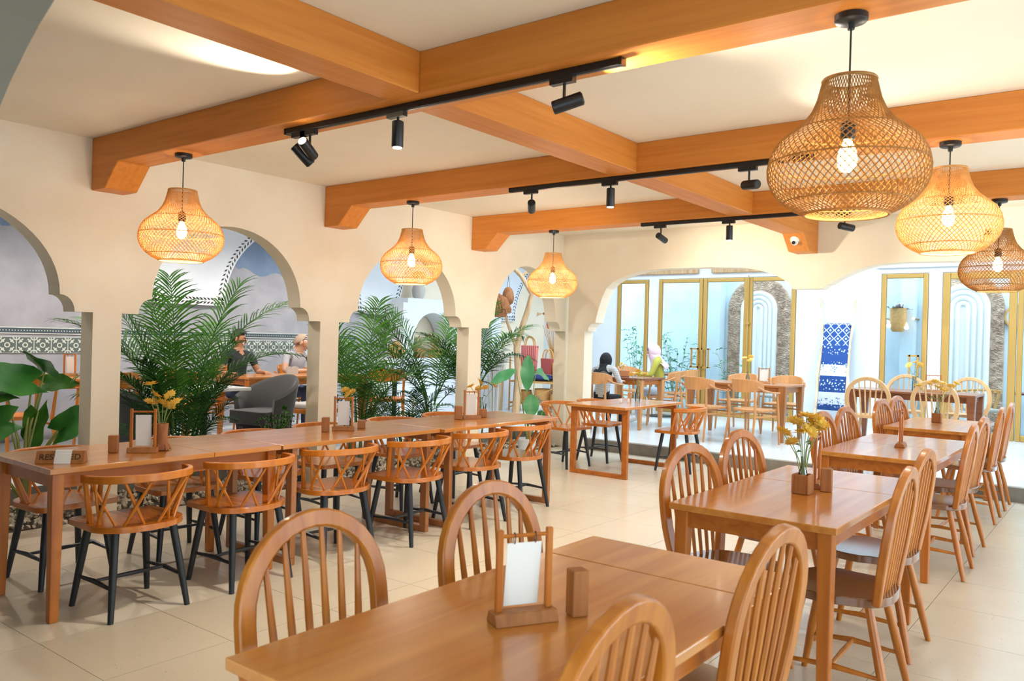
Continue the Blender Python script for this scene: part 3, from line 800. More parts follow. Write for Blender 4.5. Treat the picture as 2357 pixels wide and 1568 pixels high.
# other stands and vases of the long row
card_stand((-4.45, 3.85, TZ), .85, 'wooden card stand on the middle section of the long table')
block((-4.46, 3.70, TZ), .8, 'dark wooden block before the middle card stand', (.026, .026, .1))
block((-4.46, 4.03, TZ), .8, 'low wooden cube beside the middle card stand', (.028, .028, .06))
glass_vase((-4.58, 4.0, TZ), 'clear glass bottle with two yellow blooms on the long table', .13, .026)
bouquet((-4.58, 4.0, TZ), .02, [(-.01, -.02, .27), (.01, .02, .25), (.0, .02, .2), (.02, -.01, .24)], 'tight bunch of yellow blooms in the clear bottle', seed=4)
card_stand((-4.42, 5.21, TZ), 1.0, 'wooden card stand on the last section of the long table')
block((-4.45, 5.08, TZ), .9, 'dark wooden block before the last card stand', (.03, .03, .11))
block((-4.44, 5.38, TZ), .9, 'low round-edged wooden cube beside the last card stand', (.032, .032, .07))
glass_vase((-4.56, 5.5, TZ), 'slim glass bottle near the end of the long table', .16, .03)
bouquet((-4.56, 5.5, TZ), .02, [(-.06, -.07, .25), (.0, -.02, .29), (.08, .08, .26), (-.03, .0, .23), (.02, .03, .24)], 'loose yellow flowers with leafy stems at the long table end', seed=5)
# sled-frame table
glass_vase((-4.55, 8.3, TZ), 'narrow pale bottle vase on the sled-frame table', .17, .028, neck=.6)
bouquet((-4.55, 8.3, TZ), .03, [(-.06, -.05, .3), (.0, .0, .34), (.06, .05, .31), (-.02, .03, .29), (.04, -.03, .33)], 'pale yellow flowers on the sled-frame table', True, 6)
block((-4.6, 8.2, TZ), .6, 'thin pale wooden block on the sled-frame table', (.02, .02, .1), 'oak_wood')
for k, (dx, dy) in enumerate(((-.02, -.28), (.03, -.2))):
    s_ = MB().lathe([(.014, 0), (.017, .01), (.015, .03), (.009, .045), (.006, .05)], 12).build('salt_shaker', 'white_pot', None, True, (-4.5+dx, 8.15+dy, TZ))
    tag(s_, ['tiny white shaker nearer on the sled-frame table', 'tiny white shaker farther on the sled-frame table'][k], 'shaker')
# closest table
card_stand((-1.175, 1.60, TZ), 1.05, 'closest card stand with a blank white card', .115, .225, marks=False)
block((-1.10, 1.725, TZ), 1.05, 'wooden block right behind the closest card stand', (.022, .022, .115))
# second table
glass_vase((-1.23, 3.85, TZ), 'glass bottle in a wooden cube on the second table', .16, .022, .034)
bouquet((-1.23, 3.85, TZ), .05, [(-.08, -.05, .28), (-.03, -.02, .33), (.01, .0, .36), (.04, .02, .345), (.06, .05, .31), (.02, .02, .31), (-.01, -.01, .285), (.065, .02, .335), (.03, -.02, .295), (-.045, -.03, .235)], 'large bunch of golden flowers on the second table', seed=8)
card_stand((-1.235, 4.08, TZ), 1.72, 'card stand partly behind the golden flowers', .12, .26)
block((-1.16, 3.98, TZ), 1.7, 'wooden block between the golden flowers and the card stand', (.02, .025, .11))
# third table
card_stand((-1.31, 6.2, TZ), 1.68, 'card stand seen edge-on on the third table', .12, .26)
# fourth table
glass_vase((-1.49, 8.5, TZ), 'glass bottle in a wooden cube on the fourth table', .18, .022, .034)
bouquet((-1.49, 8.5, TZ), .05, [(-.15, -.08, .34), (-.07, -.03, .36), (.0, 0, .33), (.04, .02, .36), (.1, .06, .345), (.14, .09, .37), (.06, .0, .31), (-.03, .02, .38)], 'pale yellow spreading flowers on the fourth table', True, 9)
# ================================================================ lamps
WARM = (1.0, .90, .75)
prof_l = [(.088, .47), (.094, .445), (.105, .40), (.122, .36), (.152, .32), (.195, .285), (.235, .25), (.258, .21), (.268, .165), (.266, .125), (.25, .085), (.222, .05), (.185, .022), (.15, .005), (.14, 0)]
def prof_at(u):
    """u in 0..1 along the profile length"""
    seg = [math.hypot(prof_l[i+1][0]-prof_l[i][0], prof_l[i+1][1]-prof_l[i][1]) for i in range(len(prof_l)-1)]
    d = u*sum(seg)
    for i, s in enumerate(seg):
        if d <= s or i == len(seg)-1:
            t = min(1, d/s); return (prof_l[i][0]+(prof_l[i+1][0]-prof_l[i][0])*t, prof_l[i][1]+(prof_l[i+1][1]-prof_l[i][1])*t)
        d -= s
def shade_mesh(m, N=64, R=40, th=.0055):
    vs = []; fs = []
    for j in range(R+1):
        r, z = prof_at(j/R)
        for i in range(N):
            a = 2*PI*(i+.5*(j % 2))/N; vs.append((r*math.cos(a), r*math.sin(a), z))
    for j in range(R-1):
        for i in range(N):
            i2 = i if j % 2 else i-1     # neighbours on the next row
            l, rgt = ((i) % N, (i+1) % N) if j % 2 else ((i-1) % N, i)
            fs.append((j*N+i, (j+1)*N+l, (j+2)*N+i, (j+1)*N+rgt))
    me = bpy.data.meshes.new('shade'); me.from_pydata(vs, [], fs); me.materials.append(MATS[m])
    ob = bpy.data.objects.new('tmp', me); COL.objects.link(ob)
    w = ob.modifiers.new('w', 'WIREFRAME'); w.thickness = th; w.use_even_offset = False; w.use_boundary = True
    dg = bpy.context.evaluated_depsgraph_get(); dg.update()
    out = bpy.data.meshes.new_from_object(ob.evaluated_get(dg)); out.name = 'shade'
    bpy.data.objects.remove(ob)
    return out
def translucent(name, c, mixf=.35):
    m = MATS[name]; nt = m.node_tree; N = nt.nodes; L = nt.links
    tr = N.new('ShaderNodeBsdfTranslucent'); tr.inputs[0].default_value = lin(*c)
    mx = N.new('ShaderNodeMixShader'); mx.inputs[0].default_value = mixf
    L.new(N['Principled BSDF'].outputs[0], mx.inputs[1]); L.new(tr.outputs[0], mx.inputs[2]); L.new(mx.outputs[0], N['Material Output'].inputs[0])
translucent('rattan', (252, 208, 138), .35)
for q_ in ('petal_yellow', 'petal_pale'): translucent(q_, (255, 216, 90), .45)
translucent('rattan_brown', (214, 164, 92), .3)
SH = {m: shade_mesh(m) for m in ('rattan', 'rattan_brown')}
def pendant(x, y, zbot, label, m, power):
    t = thing('pendant_lamp', label, 'pendant lamp', (x, y, zbot), 0, 'woven rattan pendant lamps')
    zt = 2.604-zbot
    MB().lathe([(.012, zt-.05), (.014, zt-.03), (.05, zt-.026), (.056, zt-.02), (.056, zt)], 24).build('ceiling_cup', 'black_metal', t, True)
    MB().tube([(0, 0, .31), (0, 0, zt-.03)], .0035, 8).build('cord', 'black_metal', t, True)
    s = put('shade', SH[m], t)
    for u in (0.0, .36, .6, .86, 1.0):
        r, z = prof_at(u); k = .006 if u in (0, 1) else .0032
        MB().tube([(r*math.cos(2*PI*i/40), r*math.sin(2*PI*i/40), z) for i in range(40)], k, 5, closed=True).build('hoop_ring', m, s, True)
    MB().lathe([(.008, .33), (.024, .32), (.026, .27), (.02, .262)], 16).build('socket', 'black_metal', t, True)
    MB().lathe([(.013, .262), (.016, .25), (.03, .22), (.034, .195), (.03, .165), (.016, .15), (.004, .147)], 14).build('bulb', 'bulb_glow', t, True)
    bulb_light('bulb_light', t, (0, 0, .12), power, (1, .92, .79), .05)
pendant(-5.09, 2.96, 1.89, 'glowing rattan pendant over the long table, nearest the first arch', 'rattan', 11)
pendant(-5.06, 5.1, 1.885, 'glowing rattan pendant before the second column', 'rattan', 11)
pendant(-5.03, 7.22, 1.885, 'glowing rattan pendant hanging before the driftwood', 'rattan', 11)
pendant(-.83, 2.98, 1.905, 'large brown rattan pendant in front of the track lights', 'rattan_brown', 6)
pendant(-.87, 5.12, 1.985, 'glowing rattan pendant between two brown ones', 'rattan', 12)
pendant(-.88, 7.24, 1.9, 'dark brown rattan pendant cut by the edge, before the fluted arch', 'rattan_brown', 4)

# ---- tracks with spotlights
def track(x0, x1, y, label):
    t = thing('lighting_track', label, 'track', (0, 0, 0), 0, 'black lighting tracks')
    zb = 2.572
    bevel(MB().box(x0, x1, y-.018, y+.018, zb, 2.604).build('rail', 'black_metal', t), .003, 1)
    for a, b in ((x0-.012, x0), (x1, x1+.012)): MB().box(a, b, y-.02, y+.02, zb-.001, 2.604).build('end_cap', 'black_plastic', t)
    MB().box(x0, x1, y-.006, y+.006, zb-.0015, zb).build('slot', 'black_plastic', t)
def spotlight(x, y, aim, label, power, angle=75, lens=True, stem=.07, up=False):
    t = thing('track_spotlight', label, 'spotlight', (x, y, 2.571), 0, 'black spotlights on the tracks')
    MB().box(-.07, .05, -.016, .016, -.026, 0).build('adapter', 'black_plastic', t)
    MB().tube([(0, 0, -.026), (0, 0, -.026-stem)], .007, 8).build('stem', 'black_metal', t, True)
    d = Vector(aim).normalized(); c = Vector((0, 0, -.026-stem-.02))
    a0 = c - d*.05 if abs(d.z) < .9 else c + Vector((0, .0, .03))
    h = MB(); h.tube([a0, a0+d*.004, a0+d*.13, a0+d*.134], [.026, .03, .03, .028], 18)
    h.build('barrel', 'black_metal', t, True)
    p = a0 + d*.1345
    h = MB(); h.tube([p, p+d*.003], [.024, .022], 18); h.build('lens', 'lens_glow' if lens else 'black_plastic', t, True)
    MB().tube([c+Vector((0, .02, .03)), c+Vector((0, .035, .01)), c+Vector((0, .03, -.0))], .003, 6).build('bracket', 'black_metal', t, True)
    if power: spot('spot_light', t, p + d*.01, p + d, power, WARM, angle, .7, .03)
D = (0, 0, -1)
for i, (y, ttl) in enumerate(((2.92, 'nearest'), (5.03, 'middle'), (7.16, 'farthest'))):
    track(-3.92, -1.72 if i == 0 else -1.6, y, 'black lighting track under the %s cross beam' % ttl)
    pw = 90
    spotlight(-3.72, y, ((.2, -.62, .36), (-.5, .7, -.3), (.15, .85, -.3))[i], 'black spotlight at the end of the %s track, close to the long table' % ttl, (48, 75, 85)[i], (70, 90, 100)[i], True)
    spotlight(-3.02, y, D, 'black spotlight pointing straight down from the %s track' % ttl, pw, 100, True, .03)
    spotlight(-2.0, y, ((.8, .36, .27), (.86, -.5, -.1), (.6, .7, -.12))[i], 'black spotlight tilted sideways on the %s track, toward the windsor tables' % ttl, (48, 55, 75)[i], 95, False)
spotlight(-3.8, 2.92, (.35, .5, -.6), 'second black spotlight paired at the end of the nearest track', 50, 80, False)
# small camera on the beam bracket
t = thing('dome_camera', 'small white dome security camera on the far beam bracket', 'camera', (-2.9, 8.6, 2.53))
MB().lathe([(.045, .0), (.05, .02), (.048, .05), (.02, .055)], 20).build('mount', 'white_plastic', t, True)
MB().ball((0, -.01, -.002), .038, .038, .038, 16, 10).build('eyeball', 'white_plastic', t, True)
MB().tube([(0, -.035, -.012), (0, -.052, -.018)], [.02, .018], 14).build('lens', 'black_plastic', t, True)
# ================================================================ plants
def frond_mesh(L, e0, droop, nl, ll, seed, m='frond_green', hang=.85, name='frond'):
    rnd = random.Random(seed); mb = MB(); pts = []
    p = Vector((0, 0, 0)); n = 14
    els = []
    for k in range(n+1):
        t = k/n; e = e0 - droop*t**1.3; pts.append(p.copy()); els.append(e)
        p = p + Vector((0, math.cos(e), math.sin(e)))*(L/n)
    mb.tube(pts, [.008*(1-.85*k/n)+.001 for k in range(n+1)], 5)
    def at(t):
        f = t*n; i = min(n-1, int(f)); return pts[i].lerp(pts[i+1], f-i), els[i]
    for k in range(nl):
        t = .2 + .8*k/(nl-1)
        P, e = at(min(t, .999)); fwd = Vector((0, math.cos(e), math.sin(e))); upv = Vector((0, -math.sin(e), math.cos(e)))
        le = ll*(.35+.65*math.sin(PI*min(1, (t-.1)/.95))**.7)*rnd.uniform(.88, 1.08)
        for s in (-1, 1):
            a = math.radians(62-30*t+rnd.uniform(-5, 5))
            d = Vector((s*math.sin(a), 0, 0)) + fwd*math.cos(a) + upv*rnd.uniform(.1, .3)
            d.normalize(); w = .0078
            side = d.cross(upv).normalized()*w
            q = []; c = P.copy(); dd = d.copy(); m_ = 4
            for j in range(m_+1):
                q.append(c.copy()); c = c + dd*(le/m_); dd = (dd + Vector((0, 0, -hang*.28*rnd.uniform(.7, 1.3)))).normalized()
            vs = []; wd_ = (.5, 1, .9, .6)
            for j in range(m_): vs += [q[j]-side*wd_[j], q[j]+side*wd_[j]]
            vs.append(q[m_])
            fs = [(2*j, 2*j+1, 2*j+3, 2*j+2) for j in range(m_-1)] + [(2*m_-2, 2*m_-1, 2*m_)]
            mb.add(vs, fs)
    return mb.mesh(name, m, False)
FM = [frond_mesh(1.3, 1.40, .55, 32, .34, 1), frond_mesh(1.3, 1.2, 1.0, 32, .36, 2), frond_mesh(1.25, 1.05, 1.4, 30, .34, 3), frond_mesh(1.0, .85, 1.3, 28, .28, 4, 'frond_dark'), frond_mesh(.9, 1.3, .8, 26, .26, 5, 'frond_dark')]
def palm(x, y, z0, fr, label, nst=8, seed=1, sr=.12):
    t = thing('areca_palm', label, 'palm', (x, y, z0), 0, 'potted areca palms between the columns'); rnd = random.Random(seed)
    for i in range(nst):
        a = 2*PI*i/nst; r = sr*rnd.uniform(.3, 1); h = rnd.uniform(.4, .75)
        MB().tube([(r*math.cos(a), r*math.sin(a), 0), (r*1.2*math.cos(a), r*1.2*math.sin(a), h*.5), (r*1.6*math.cos(a), r*1.6*math.sin(a), h)], [.014, .011, .007], 7).build('stem', 'palm_stem', t, True)
    for (az, k, s, z) in fr:
        a = math.radians(az); r = sr*.9
        put('frond', FM[k], t, (r*math.cos(a)*.8, r*math.sin(a)*.8, z), (0, 0, a-PI/2), (s, s, s))
    return t
# azimuth 90 = away along the wall (+y), 180 = into the side room, 0 = toward the hall
palm(-6.8, 3.98, 0, [(100, 0, 1.12, .55), (84, 1, 1.12, .72), (78, 2, 1.05, .62), (262, 1, .95, .62), (250, 0, 1.0, .6), (275, 2, .8, .6), (180, 0, 1.1, .55), (160, 0, 1.12, .6), (205, 1, 1.0, .6), (130, 1, 1.0, .6), (15, 4, .8, .4), (50, 4, .9, .4), (300, 4, .9, .5), (268, 3, .85, .62), (258, 3, .75, .35), (280, 3, .7, .3), (80, 3, .6, .2), (0, 3, .42, .2), (345, 4, .75, .3), (225, 0, 1.0, .5), (90, 4, .9, .35), (270, 4, 1.0, .35), (30, 0, .75, .4), (320, 0, .75, .4), (180, 4, 1.0, .3), (65, 4, .9, .5), (120, 4, 1.0, .4), (275, 4, .9, .2), (85, 4, .8, .2), (200, 4, .9, .3), (150, 4, .95, .3), (240, 3, .8, .3), (110, 3, .8, .3), (330, 3, .45, .3), (35, 3, .45, .3)], 'large bushy areca palm filling the second arch', 16, 3, .17)
palm(-6.72, 6.03, 0, [(100, 0, 1.0, .45), (85, 1, 1.0, .5), (75, 2, 1.0, .5), (260, 1, .6, .4), (275, 0, .75, .5), (180, 0, 1.0, .5), (150, 1, 1.0, .45), (215, 0, .85, .45), (20, 4, .7, .4), (330, 4, .7, .4), (90, 3, .9, .35), (265, 3, .5, .3), (60, 3, .8, .3), (0, 4, .6, .3), (120, 0, 1.1, .5), (240, 4, .7, .4)], 'areca palm beside the second column, behind the middle card stand', 11, 5, .14)
palm(-6.95, 7.42, ZP-.1, [(265, 2, 1.15, .6), (255, 1, 1.1, .65), (275, 2, .95, .5), (250, 3, 1.1, .6), (235, 1, 1.0, .6), (200, 0, 1.0, .5), (280, 3, .9, .4), (95, 1, 1.0, .55), (85, 2, 1.05, .6), (105, 0, 1.0, .5), (70, 3, .9, .5)], 'areca palm arching out from behind the third column', 8, 7, .1)
palm(-6.66, 6.72, 0, [(265, 3, .75, .1), (250, 4, .8, .15), (95, 3, .8, .1), (80, 4, .8, .2), (180, 4, .8, .15), (30, 4, .6, .1), (320, 4, .6, .12), (120, 4, .85, .15), (225, 4, .75, .1), (270, 2, .6, .2), (90, 2, .7, .2)], 'low young areca palm at the foot of the third arch', 6, 9, .1)
palm(-6.86, 8.15, 0, [(262, 1, .95, .6), (272, 2, .95, .7), (95, 2, 1.1, .85), (88, 3, 1.15, .8), (75, 1, .95, .75), (255, 3, .9, .5), (180, 0, .9, .6), (150, 1, .95, .6), (210, 1, .9, .5), (285, 4, .8, .5), (105, 0, .9, .8), (270, 4, .9, .4)], 'airy areca palm beneath the hanging driftwood', 7, 11, .1)

# big heart-shaped leaves
def heart_leaf(Lf, Wd, m, name='leaf', fold=.18, droop=.25, lobes=True):
    n = 9; vs = []; fs = []
    for i in range(n+1):
        t = i/n
        w = Wd*(math.sin(PI*min(1, (t*.86+.14)))**.75)*(1-.35*t) if lobes else Wd*math.sin(PI*(t*.96+.03))**.8
        y = Lf*t; z = -droop*Lf*t*t
        for j, u in enumerate((-1, -.5, 0, .5, 1)):
            yy = y - (.22*Lf*abs(u)*(1-t)**3 if lobes else 0)
            vs.append((u*w, yy, z + fold*abs(u)*w + .012*math.sin(t*14)*abs(u)))
    for i in range(n):
        for j in range(4): fs.append((i*5+j, i*5+j+1, i*5+j+6, i*5+j+5))
    k = len(vs); vs += [(x, y, z-.002) for x, y, z in vs]; fs += [tuple(q+k for q in reversed(f)) for f in fs]
    return MB().add(vs, fs).mesh(name, m, True)
HL = heart_leaf(.34, .15, 'leaf_green'); HL2 = heart_leaf(.30, .12, 'frond_green')
al = thing('elephant_ear_plant', 'broad-leaved elephant ear plant at the first arch', 'plant', (-6.62, 2.62, 0))
for i, (tip, az, el, rl, s, me) in enumerate((((-.02, .06, 1.0), 262, .25, -.75, 1.3, HL), ((-.05, .16, 1.08), 300, .75, -.3, .95, HL), ((.0, -.12, .93), 268, .1, -.7, 1.1, HL2), ((.04, .24, .62), 85, 1.0, .8, 1.05, HL), ((.05, -.12, .72), 265, -.5, -.9, 1.15, HL), ((.0, .1, .78), 200, -1.1, -.2, 1.15, HL2), ((.1, -.3, .42), 268, -.1, -.5, 1.3, HL2), ((.02, .26, .66), 95, .9, .5, .7, HL2), ((-.15, .2, .98), 60, .2, .9, .8, HL2))):
    st = MB().tube([(.02*math.cos(i), .02*math.sin(i), .12), (tip[0]*.3, tip[1]*.3, tip[2]*.6), tip], [.016, .011, .006], 7).build('petiole', 'stem_green', al, True)
    put('leaf', me, al, tip, (el, rl, math.radians(az)-PI/2), (s, s, s))
MB().tube([(0, 0, 0), (.01, .01, .3), (0, .03, .5)], [.04, .032, .012], 9).build('trunk', 'palm_stem', al, True)

def bush(name, x, y, z0, n, h, r, leafme, m_st, label, cat='plant', seed=0, per=9, group=None, lean=.9):
    t = thing(name, label, cat, (x, y, z0), 0, group); rnd = random.Random(seed)
    for i in range(n):
        a = rnd.uniform(0, 2*PI); rr = r*rnd.uniform(.3, 1); hh = h*rnd.uniform(.6, 1)
        P = [Vector((.03*math.cos(a), .03*math.sin(a), 0)), Vector((rr*.5*math.cos(a), rr*.5*math.sin(a), hh*.6)), Vector((rr*math.cos(a), rr*math.sin(a), hh))]
        MB().tube(P, [.006, .005, .002], 5).build('stem', m_st, t, True)
        for k in range(per):
            u = .25+.75*k/(per-1)
            q = P[0].lerp(P[1], u*2) if u < .5 else P[1].lerp(P[2], u*2-1)
            aa = a + (PI/2 if k % 2 else -PI/2) + rnd.uniform(-.7, .7); s = rnd.uniform(.7, 1.15)
            put('leaf', leafme, t, q, (rnd.uniform(-.1, lean), rnd.uniform(-.3, .3), aa), (s, s, s))
    return t
small_leaf = heart_leaf(.075, .022, 'frond_green', lobes=False, droop=.3)
long_leaf = heart_leaf(.17, .018, 'banana_green', lobes=False, droop=.5)
bush('zz_plant', -6.62, 4.93, .0, 12, .68, .22, small_leaf, 'stem_green', 'small glossy bush in front of the grey tub chair', seed=2, per=12)
# white pot with paddle leaves
bp_ = thing('paddle_leaf_plant', 'tall plant with paddle-shaped green leaves in the white pot', 'plant', (-6.02, 8.18, .02))
PL = heart_leaf(.42, .085, 'banana_green', lobes=False, droop=.2); PL2 = heart_leaf(.3, .1, 'banana_green', lobes=False, droop=.15)
for i, (tip, az, el, rl, s, me) in enumerate((((-.05, -.2, 1.02), 262, -.75, -.9, .85, PL), ((0, -.02, 1.2), 300, -1.35, 0, 1.05, PL), ((.02, .12, .98), 92, -.1, .9, 1.1, PL), ((.05, .0, .72), 305, -1.1, 0, 1.0, PL2), ((.06, .14, .66), 95, -.4, .8, .85, PL2), ((.08, .22, .5), 100, -1.0, .6, .75, PL2))):
    MB().tube([(.02*math.cos(i*2), .02*math.sin(i*2), .1), (tip[0]*.4, tip[1]*.4, tip[2]*.55), tip], [.009, .008, .004], 6).build('petiole', 'stem_green', bp_, True)
    put('leaf', me, bp_, tip, (el, rl, math.radians(az)-PI/2), (s, s, s))
pt = thing('plant_pot', 'plain white pot holding the paddle-leaved plant', 'pot', (-6.02, 8.18, 0))
MB().lathe([(.075, 0), (.10, .012), (.115, .17), (.122, .172), (.122, .19), (.108, .19), (.1, .03)], 20).build('body', 'white_pot', pt, True)

# ================================================================ side room
def make_armchair(label, wm='oak_wood'):
    t = thing('curved_back_armchair', label, 'chair')
    pts = rounded_seat(.46, .45, .48, .03, .44, .8)
    bevel(MB().prism(pts, 'xy', .42, .45).build('seat', wm, t), .008, 2)
    for sx in (-1, 1):
        MB().tube([(sx*.27, .21, 0), (sx*.255, .19, .42), (sx*.25, .17, .655)], [.013, .018, .013], 9).build('leg', wm, t, True)
        MB().tube([(sx*.22, -.27, 0), (sx*.2, -.2, .42), (sx*.215, -.235, .7)], [.013, .018, .013], 9).build('leg', wm, t, True)
        MB().tube([(sx*.25, .21, .665), (sx*.262, .06, .672), (sx*.255, -.1, .70), (sx*.23, -.2, .745)], [.02, .021, .019, .018], 6, 0, [.011, .011, .012, .014]).build('arm', wm, t, True)
        MB().tube([(sx*.25, .185, .36), (sx*.205, -.2, .36)], .011, 7).build('side_rail', wm, t, True)
    MB().tube([(-.25, .185, .385), (.25, .185, .385)], .012, 7).build('front_rail', wm, t, True)
    mb = MB(); n = 14
    for k in range(n+1):
        a = -1.15+2.3*k/n; h = .085*(1-.55*abs(a/1.15)**3)
        x, y = .255*math.sin(a), .06-.33*math.cos(a)
        nx, ny = math.sin(a)*.011, -math.cos(a)*.011; zc = .755
        lean = .02
        mb.v += [(x-nx, y-ny, zc-h), (x+nx, y+ny, zc-h), (x+nx*1.0, y+ny-lean, zc+h), (x-nx, y-ny-lean, zc+h)]
    for k in range(n):
        b = k*4
        for j in range(4): mb.f.append((b+j, b+(j+1) % 4, b+4+(j+1) % 4, b+4+j))
    mb.f.append((0, 1, 2, 3)); mb.f.append((n*4+3, n*4+2, n*4+1, n*4))
    bevel(mb.build('backrest', wm, t, True), .004, 2)
    return t
def make_tub_chair(label, loc, rz):
    t = thing('tub_chair', label, 'chair', loc, rz, 'grey tub chairs')
    n = 20; mb = MB()
    for k in range(n+1):
        a = -2.0+4.0*k/n; c = max(0, math.cos(a*.72))
        top = .58+.23*c**1.6; lean = .10*c
        for (r, z, l) in ((.29, .2, 0), (.31, .42, .2), (.315, top-.03, 1), (.295, top, 1), (.265, top-.03, 1), (.25, .42, .2), (.24, .2, 0)):
            mb.v.append(((r+.02*l)*math.sin(a), .02-(r+lean*l)*math.cos(a), z))
    for k in range(n):
        for j in range(6): b = k*7+j; mb.f.append((b, b+1, b+8, b+7))
    mb.f.append(tuple(range(7))); mb.f.append(tuple(n*7+j for j in range(6, -1, -1)))
    mb.build('shell', 'grey_fabric', t, True)
    bevel(MB().prism(rounded_seat(.5, .54, .52, .1, .4, .9), 'xy', .3, .44).build('seat_cushion', 'grey_fabric', t, True), .03, 3)
    for sx in (-1, 1):
        for sy in (-1, 1): MB().tube([(sx*.21, sy*.2, 0), (sx*.17, sy*.16, .26)], [.011, .016], 8).build('leg', 'dark_wood', t, True)
    return t
make_tub_chair('grey tub chair in front of the small bush, turned toward the marble table', (-7.45, 5.34, ZP), PI+.15)
make_tub_chair('dark tub chair mostly hidden by the big palm', (-7.55, 3.95, ZP), -.4)
def stuffed_table(name, label, x0, x1, y0, y1, zt, tm, ped=True):
    t = thing(name, label, 'table', ((x0+x1)/2, (y0+y1)/2, ZP)); hx, hy = (x1-x0)/2, (y1-y0)/2; h = zt-ZP
    bevel(MB().box(-hx, hx, -hy, hy, h-.03, h).build('tabletop', tm, t), .006, 2)
    MB().tube([(0, 0, .03), (0, 0, h-.03)], .035, 12).build('pedestal', 'black_metal', t, True)
    MB().lathe([(.24, 0), (.24, .012), (.05, .03)], 24).build('foot_plate', 'black_metal', t, True)
    return t
stuffed_table('marble_table', 'square white marble table beside the grey tub chair', -7.75, -7.1, 4.28, 4.93, .86, 'marble_white')
make_table('long wooden table against the tiled wall, seen past the first column', -9.3, -8.5, 2.7, 4.55, .5, z0=ZP)
make_table('wooden table where the two seated men lean', -8.72, -8.05, 5.55, 7.35, .5, z0=ZP, leg_w=.05)
OG = 'curved-back wooden armchairs'
ac = make_armchair('orange wooden armchair before the tiled wall, behind the elephant ear leaves', 'chair_wood')
ac.location = (-8.2, 3.2, ZP); ac.rotation_euler = (0, 0, PI/2+.1); ac['group'] = OG
dup(ac, (-8.2, 4.05, ZP), PI/2-.1, 'orange wooden armchair before the tiled wall, peeking past the first column', OG)
dup(ac, (-8.42, 5.05, ZP), .3, 'orange wooden armchair behind the big palm', OG)
dup(ac, (-8.98, 5.95, ZP), -PI/2, 'orange wooden armchair under the man in the dark shirt', OG)
dup(ac, (-8.98, 6.95, ZP), -PI/2, 'orange wooden armchair under the man in the pale grey shirt', OG)
# bench with pale cushion near the second column
bn = thing('bench', 'wooden stool with pale cushion next to the second column', 'stool', (-7.55, 6.05, ZP), .2)
for sx in (-1, 1):
    for sy in (-1, 1): bevel(MB().box(sx*.2-.02, sx*.2+.02, sy*.17-.02, sy*.17+.02, 0, .4).build('leg', 'chair_wood', bn), .004, 1)
bevel(MB().box(-.23, .23, -.2, .2, .36, .41).build('seat_frame', 'chair_wood', bn), .005, 1)
bevel(MB().box(-.22, .22, -.19, .19, .41, .47).build('cushion', 'light_fabric', bn), .02, 3)
card_stand((-9.0, 4.0, ZP+.7505), .6, 'card stand on the long table by the tiled wall')
block((-8.95, 4.2, ZP+.7505), .6, 'reddish wooden block beside the card stand by the tiled wall', (.06, .03, .13), 'brown_fabric')
glass_vase((-8.75, 7.15, ZP+.7505), 'glass bottle in front of the man in grey', .15, .028)
bouquet((-8.75, 7.15, ZP+.7505), .02, [(-.04, -.04, .25), (.02, .02, .28), (.05, .04, .24)], 'yellow flowers in front of the man in grey', seed=12)
nb = MB().box(-.1, .1, -.07, .07, 0, .012).build('notebook', 'paper', None, loc=(-8.45, 6.9, ZP+.7505)); nb.rotation_euler = (0, 0, .4)
tag(nb, 'open white notebook under the reading man', 'notebook')
nh = thing('napkin_holder', 'carved pale napkin holder between the two men', 'napkin holder', (-8.45, 6.45, ZP+.7505), 1.3)
for s in (-1, 1): MB().prism([(-.07, 0), (.07, 0), (.075, .09), (.04, .1), (.0, .085), (-.04, .1), (-.075, .09)], 'xz', s*.022-.004, s*.022+.004).build('side_plate', 'light_fabric', nh)
MB().box(-.065, .065, -.018, .018, 0, .008).build('base', 'light_fabric', nh); MB().box(-.055, .055, -.012, .012, .008, .08).build('napkins', 'paper', nh)

# white shelf unit with arched niche (seen through the third arch)
sh = thing('shelf_unit', 'white plaster shelf unit with arched niches and potted dried grass', 'shelf', (0, 0, 0)); sh['kind'] = 'structure'
xs0, xs1 = XL, XL+.42
MB().box(xs0, xs1, 8.9, 12.2, ZP, .72).build('counter', 'white_paint', sh)
MB().box(xs0, xs1, 8.9, 11.8, .98, 1.06).build('shelf_board', 'white_paint', sh)
MB().box(xs0, xs1, 9.3, 11.2, 1.95, 2.03).build('shelf_board', 'white_paint', sh)
def niche(y0, y1, z0, z1, name='niche_arch'):
    r = (y1-y0)/2; cy = (y0+y1)/2
    pts = [(y0-.25, z0), (y0, z0)]
    for k in range(17): a = PI-PI*k/16; pts.append((cy+r*math.cos(a), z1-r+r*math.sin(a)))
    pts += [(y1, z0), (y1+.25, z0), (y1+.25, z1+.14), (y0-.25, z1+.14)]
    MB().prism(pts, 'yz', xs0+.04, xs1).build(name, 'white_paint', sh)
niche(9.45, 10.35, 1.06, 1.81); niche(10.85, 11.45, 1.06, 1.81)
MB().box(xs0+.02, xs1-.1, 8.95, 11.8, ZP+.58, .98).build('back_panel', 'white_paint', sh)
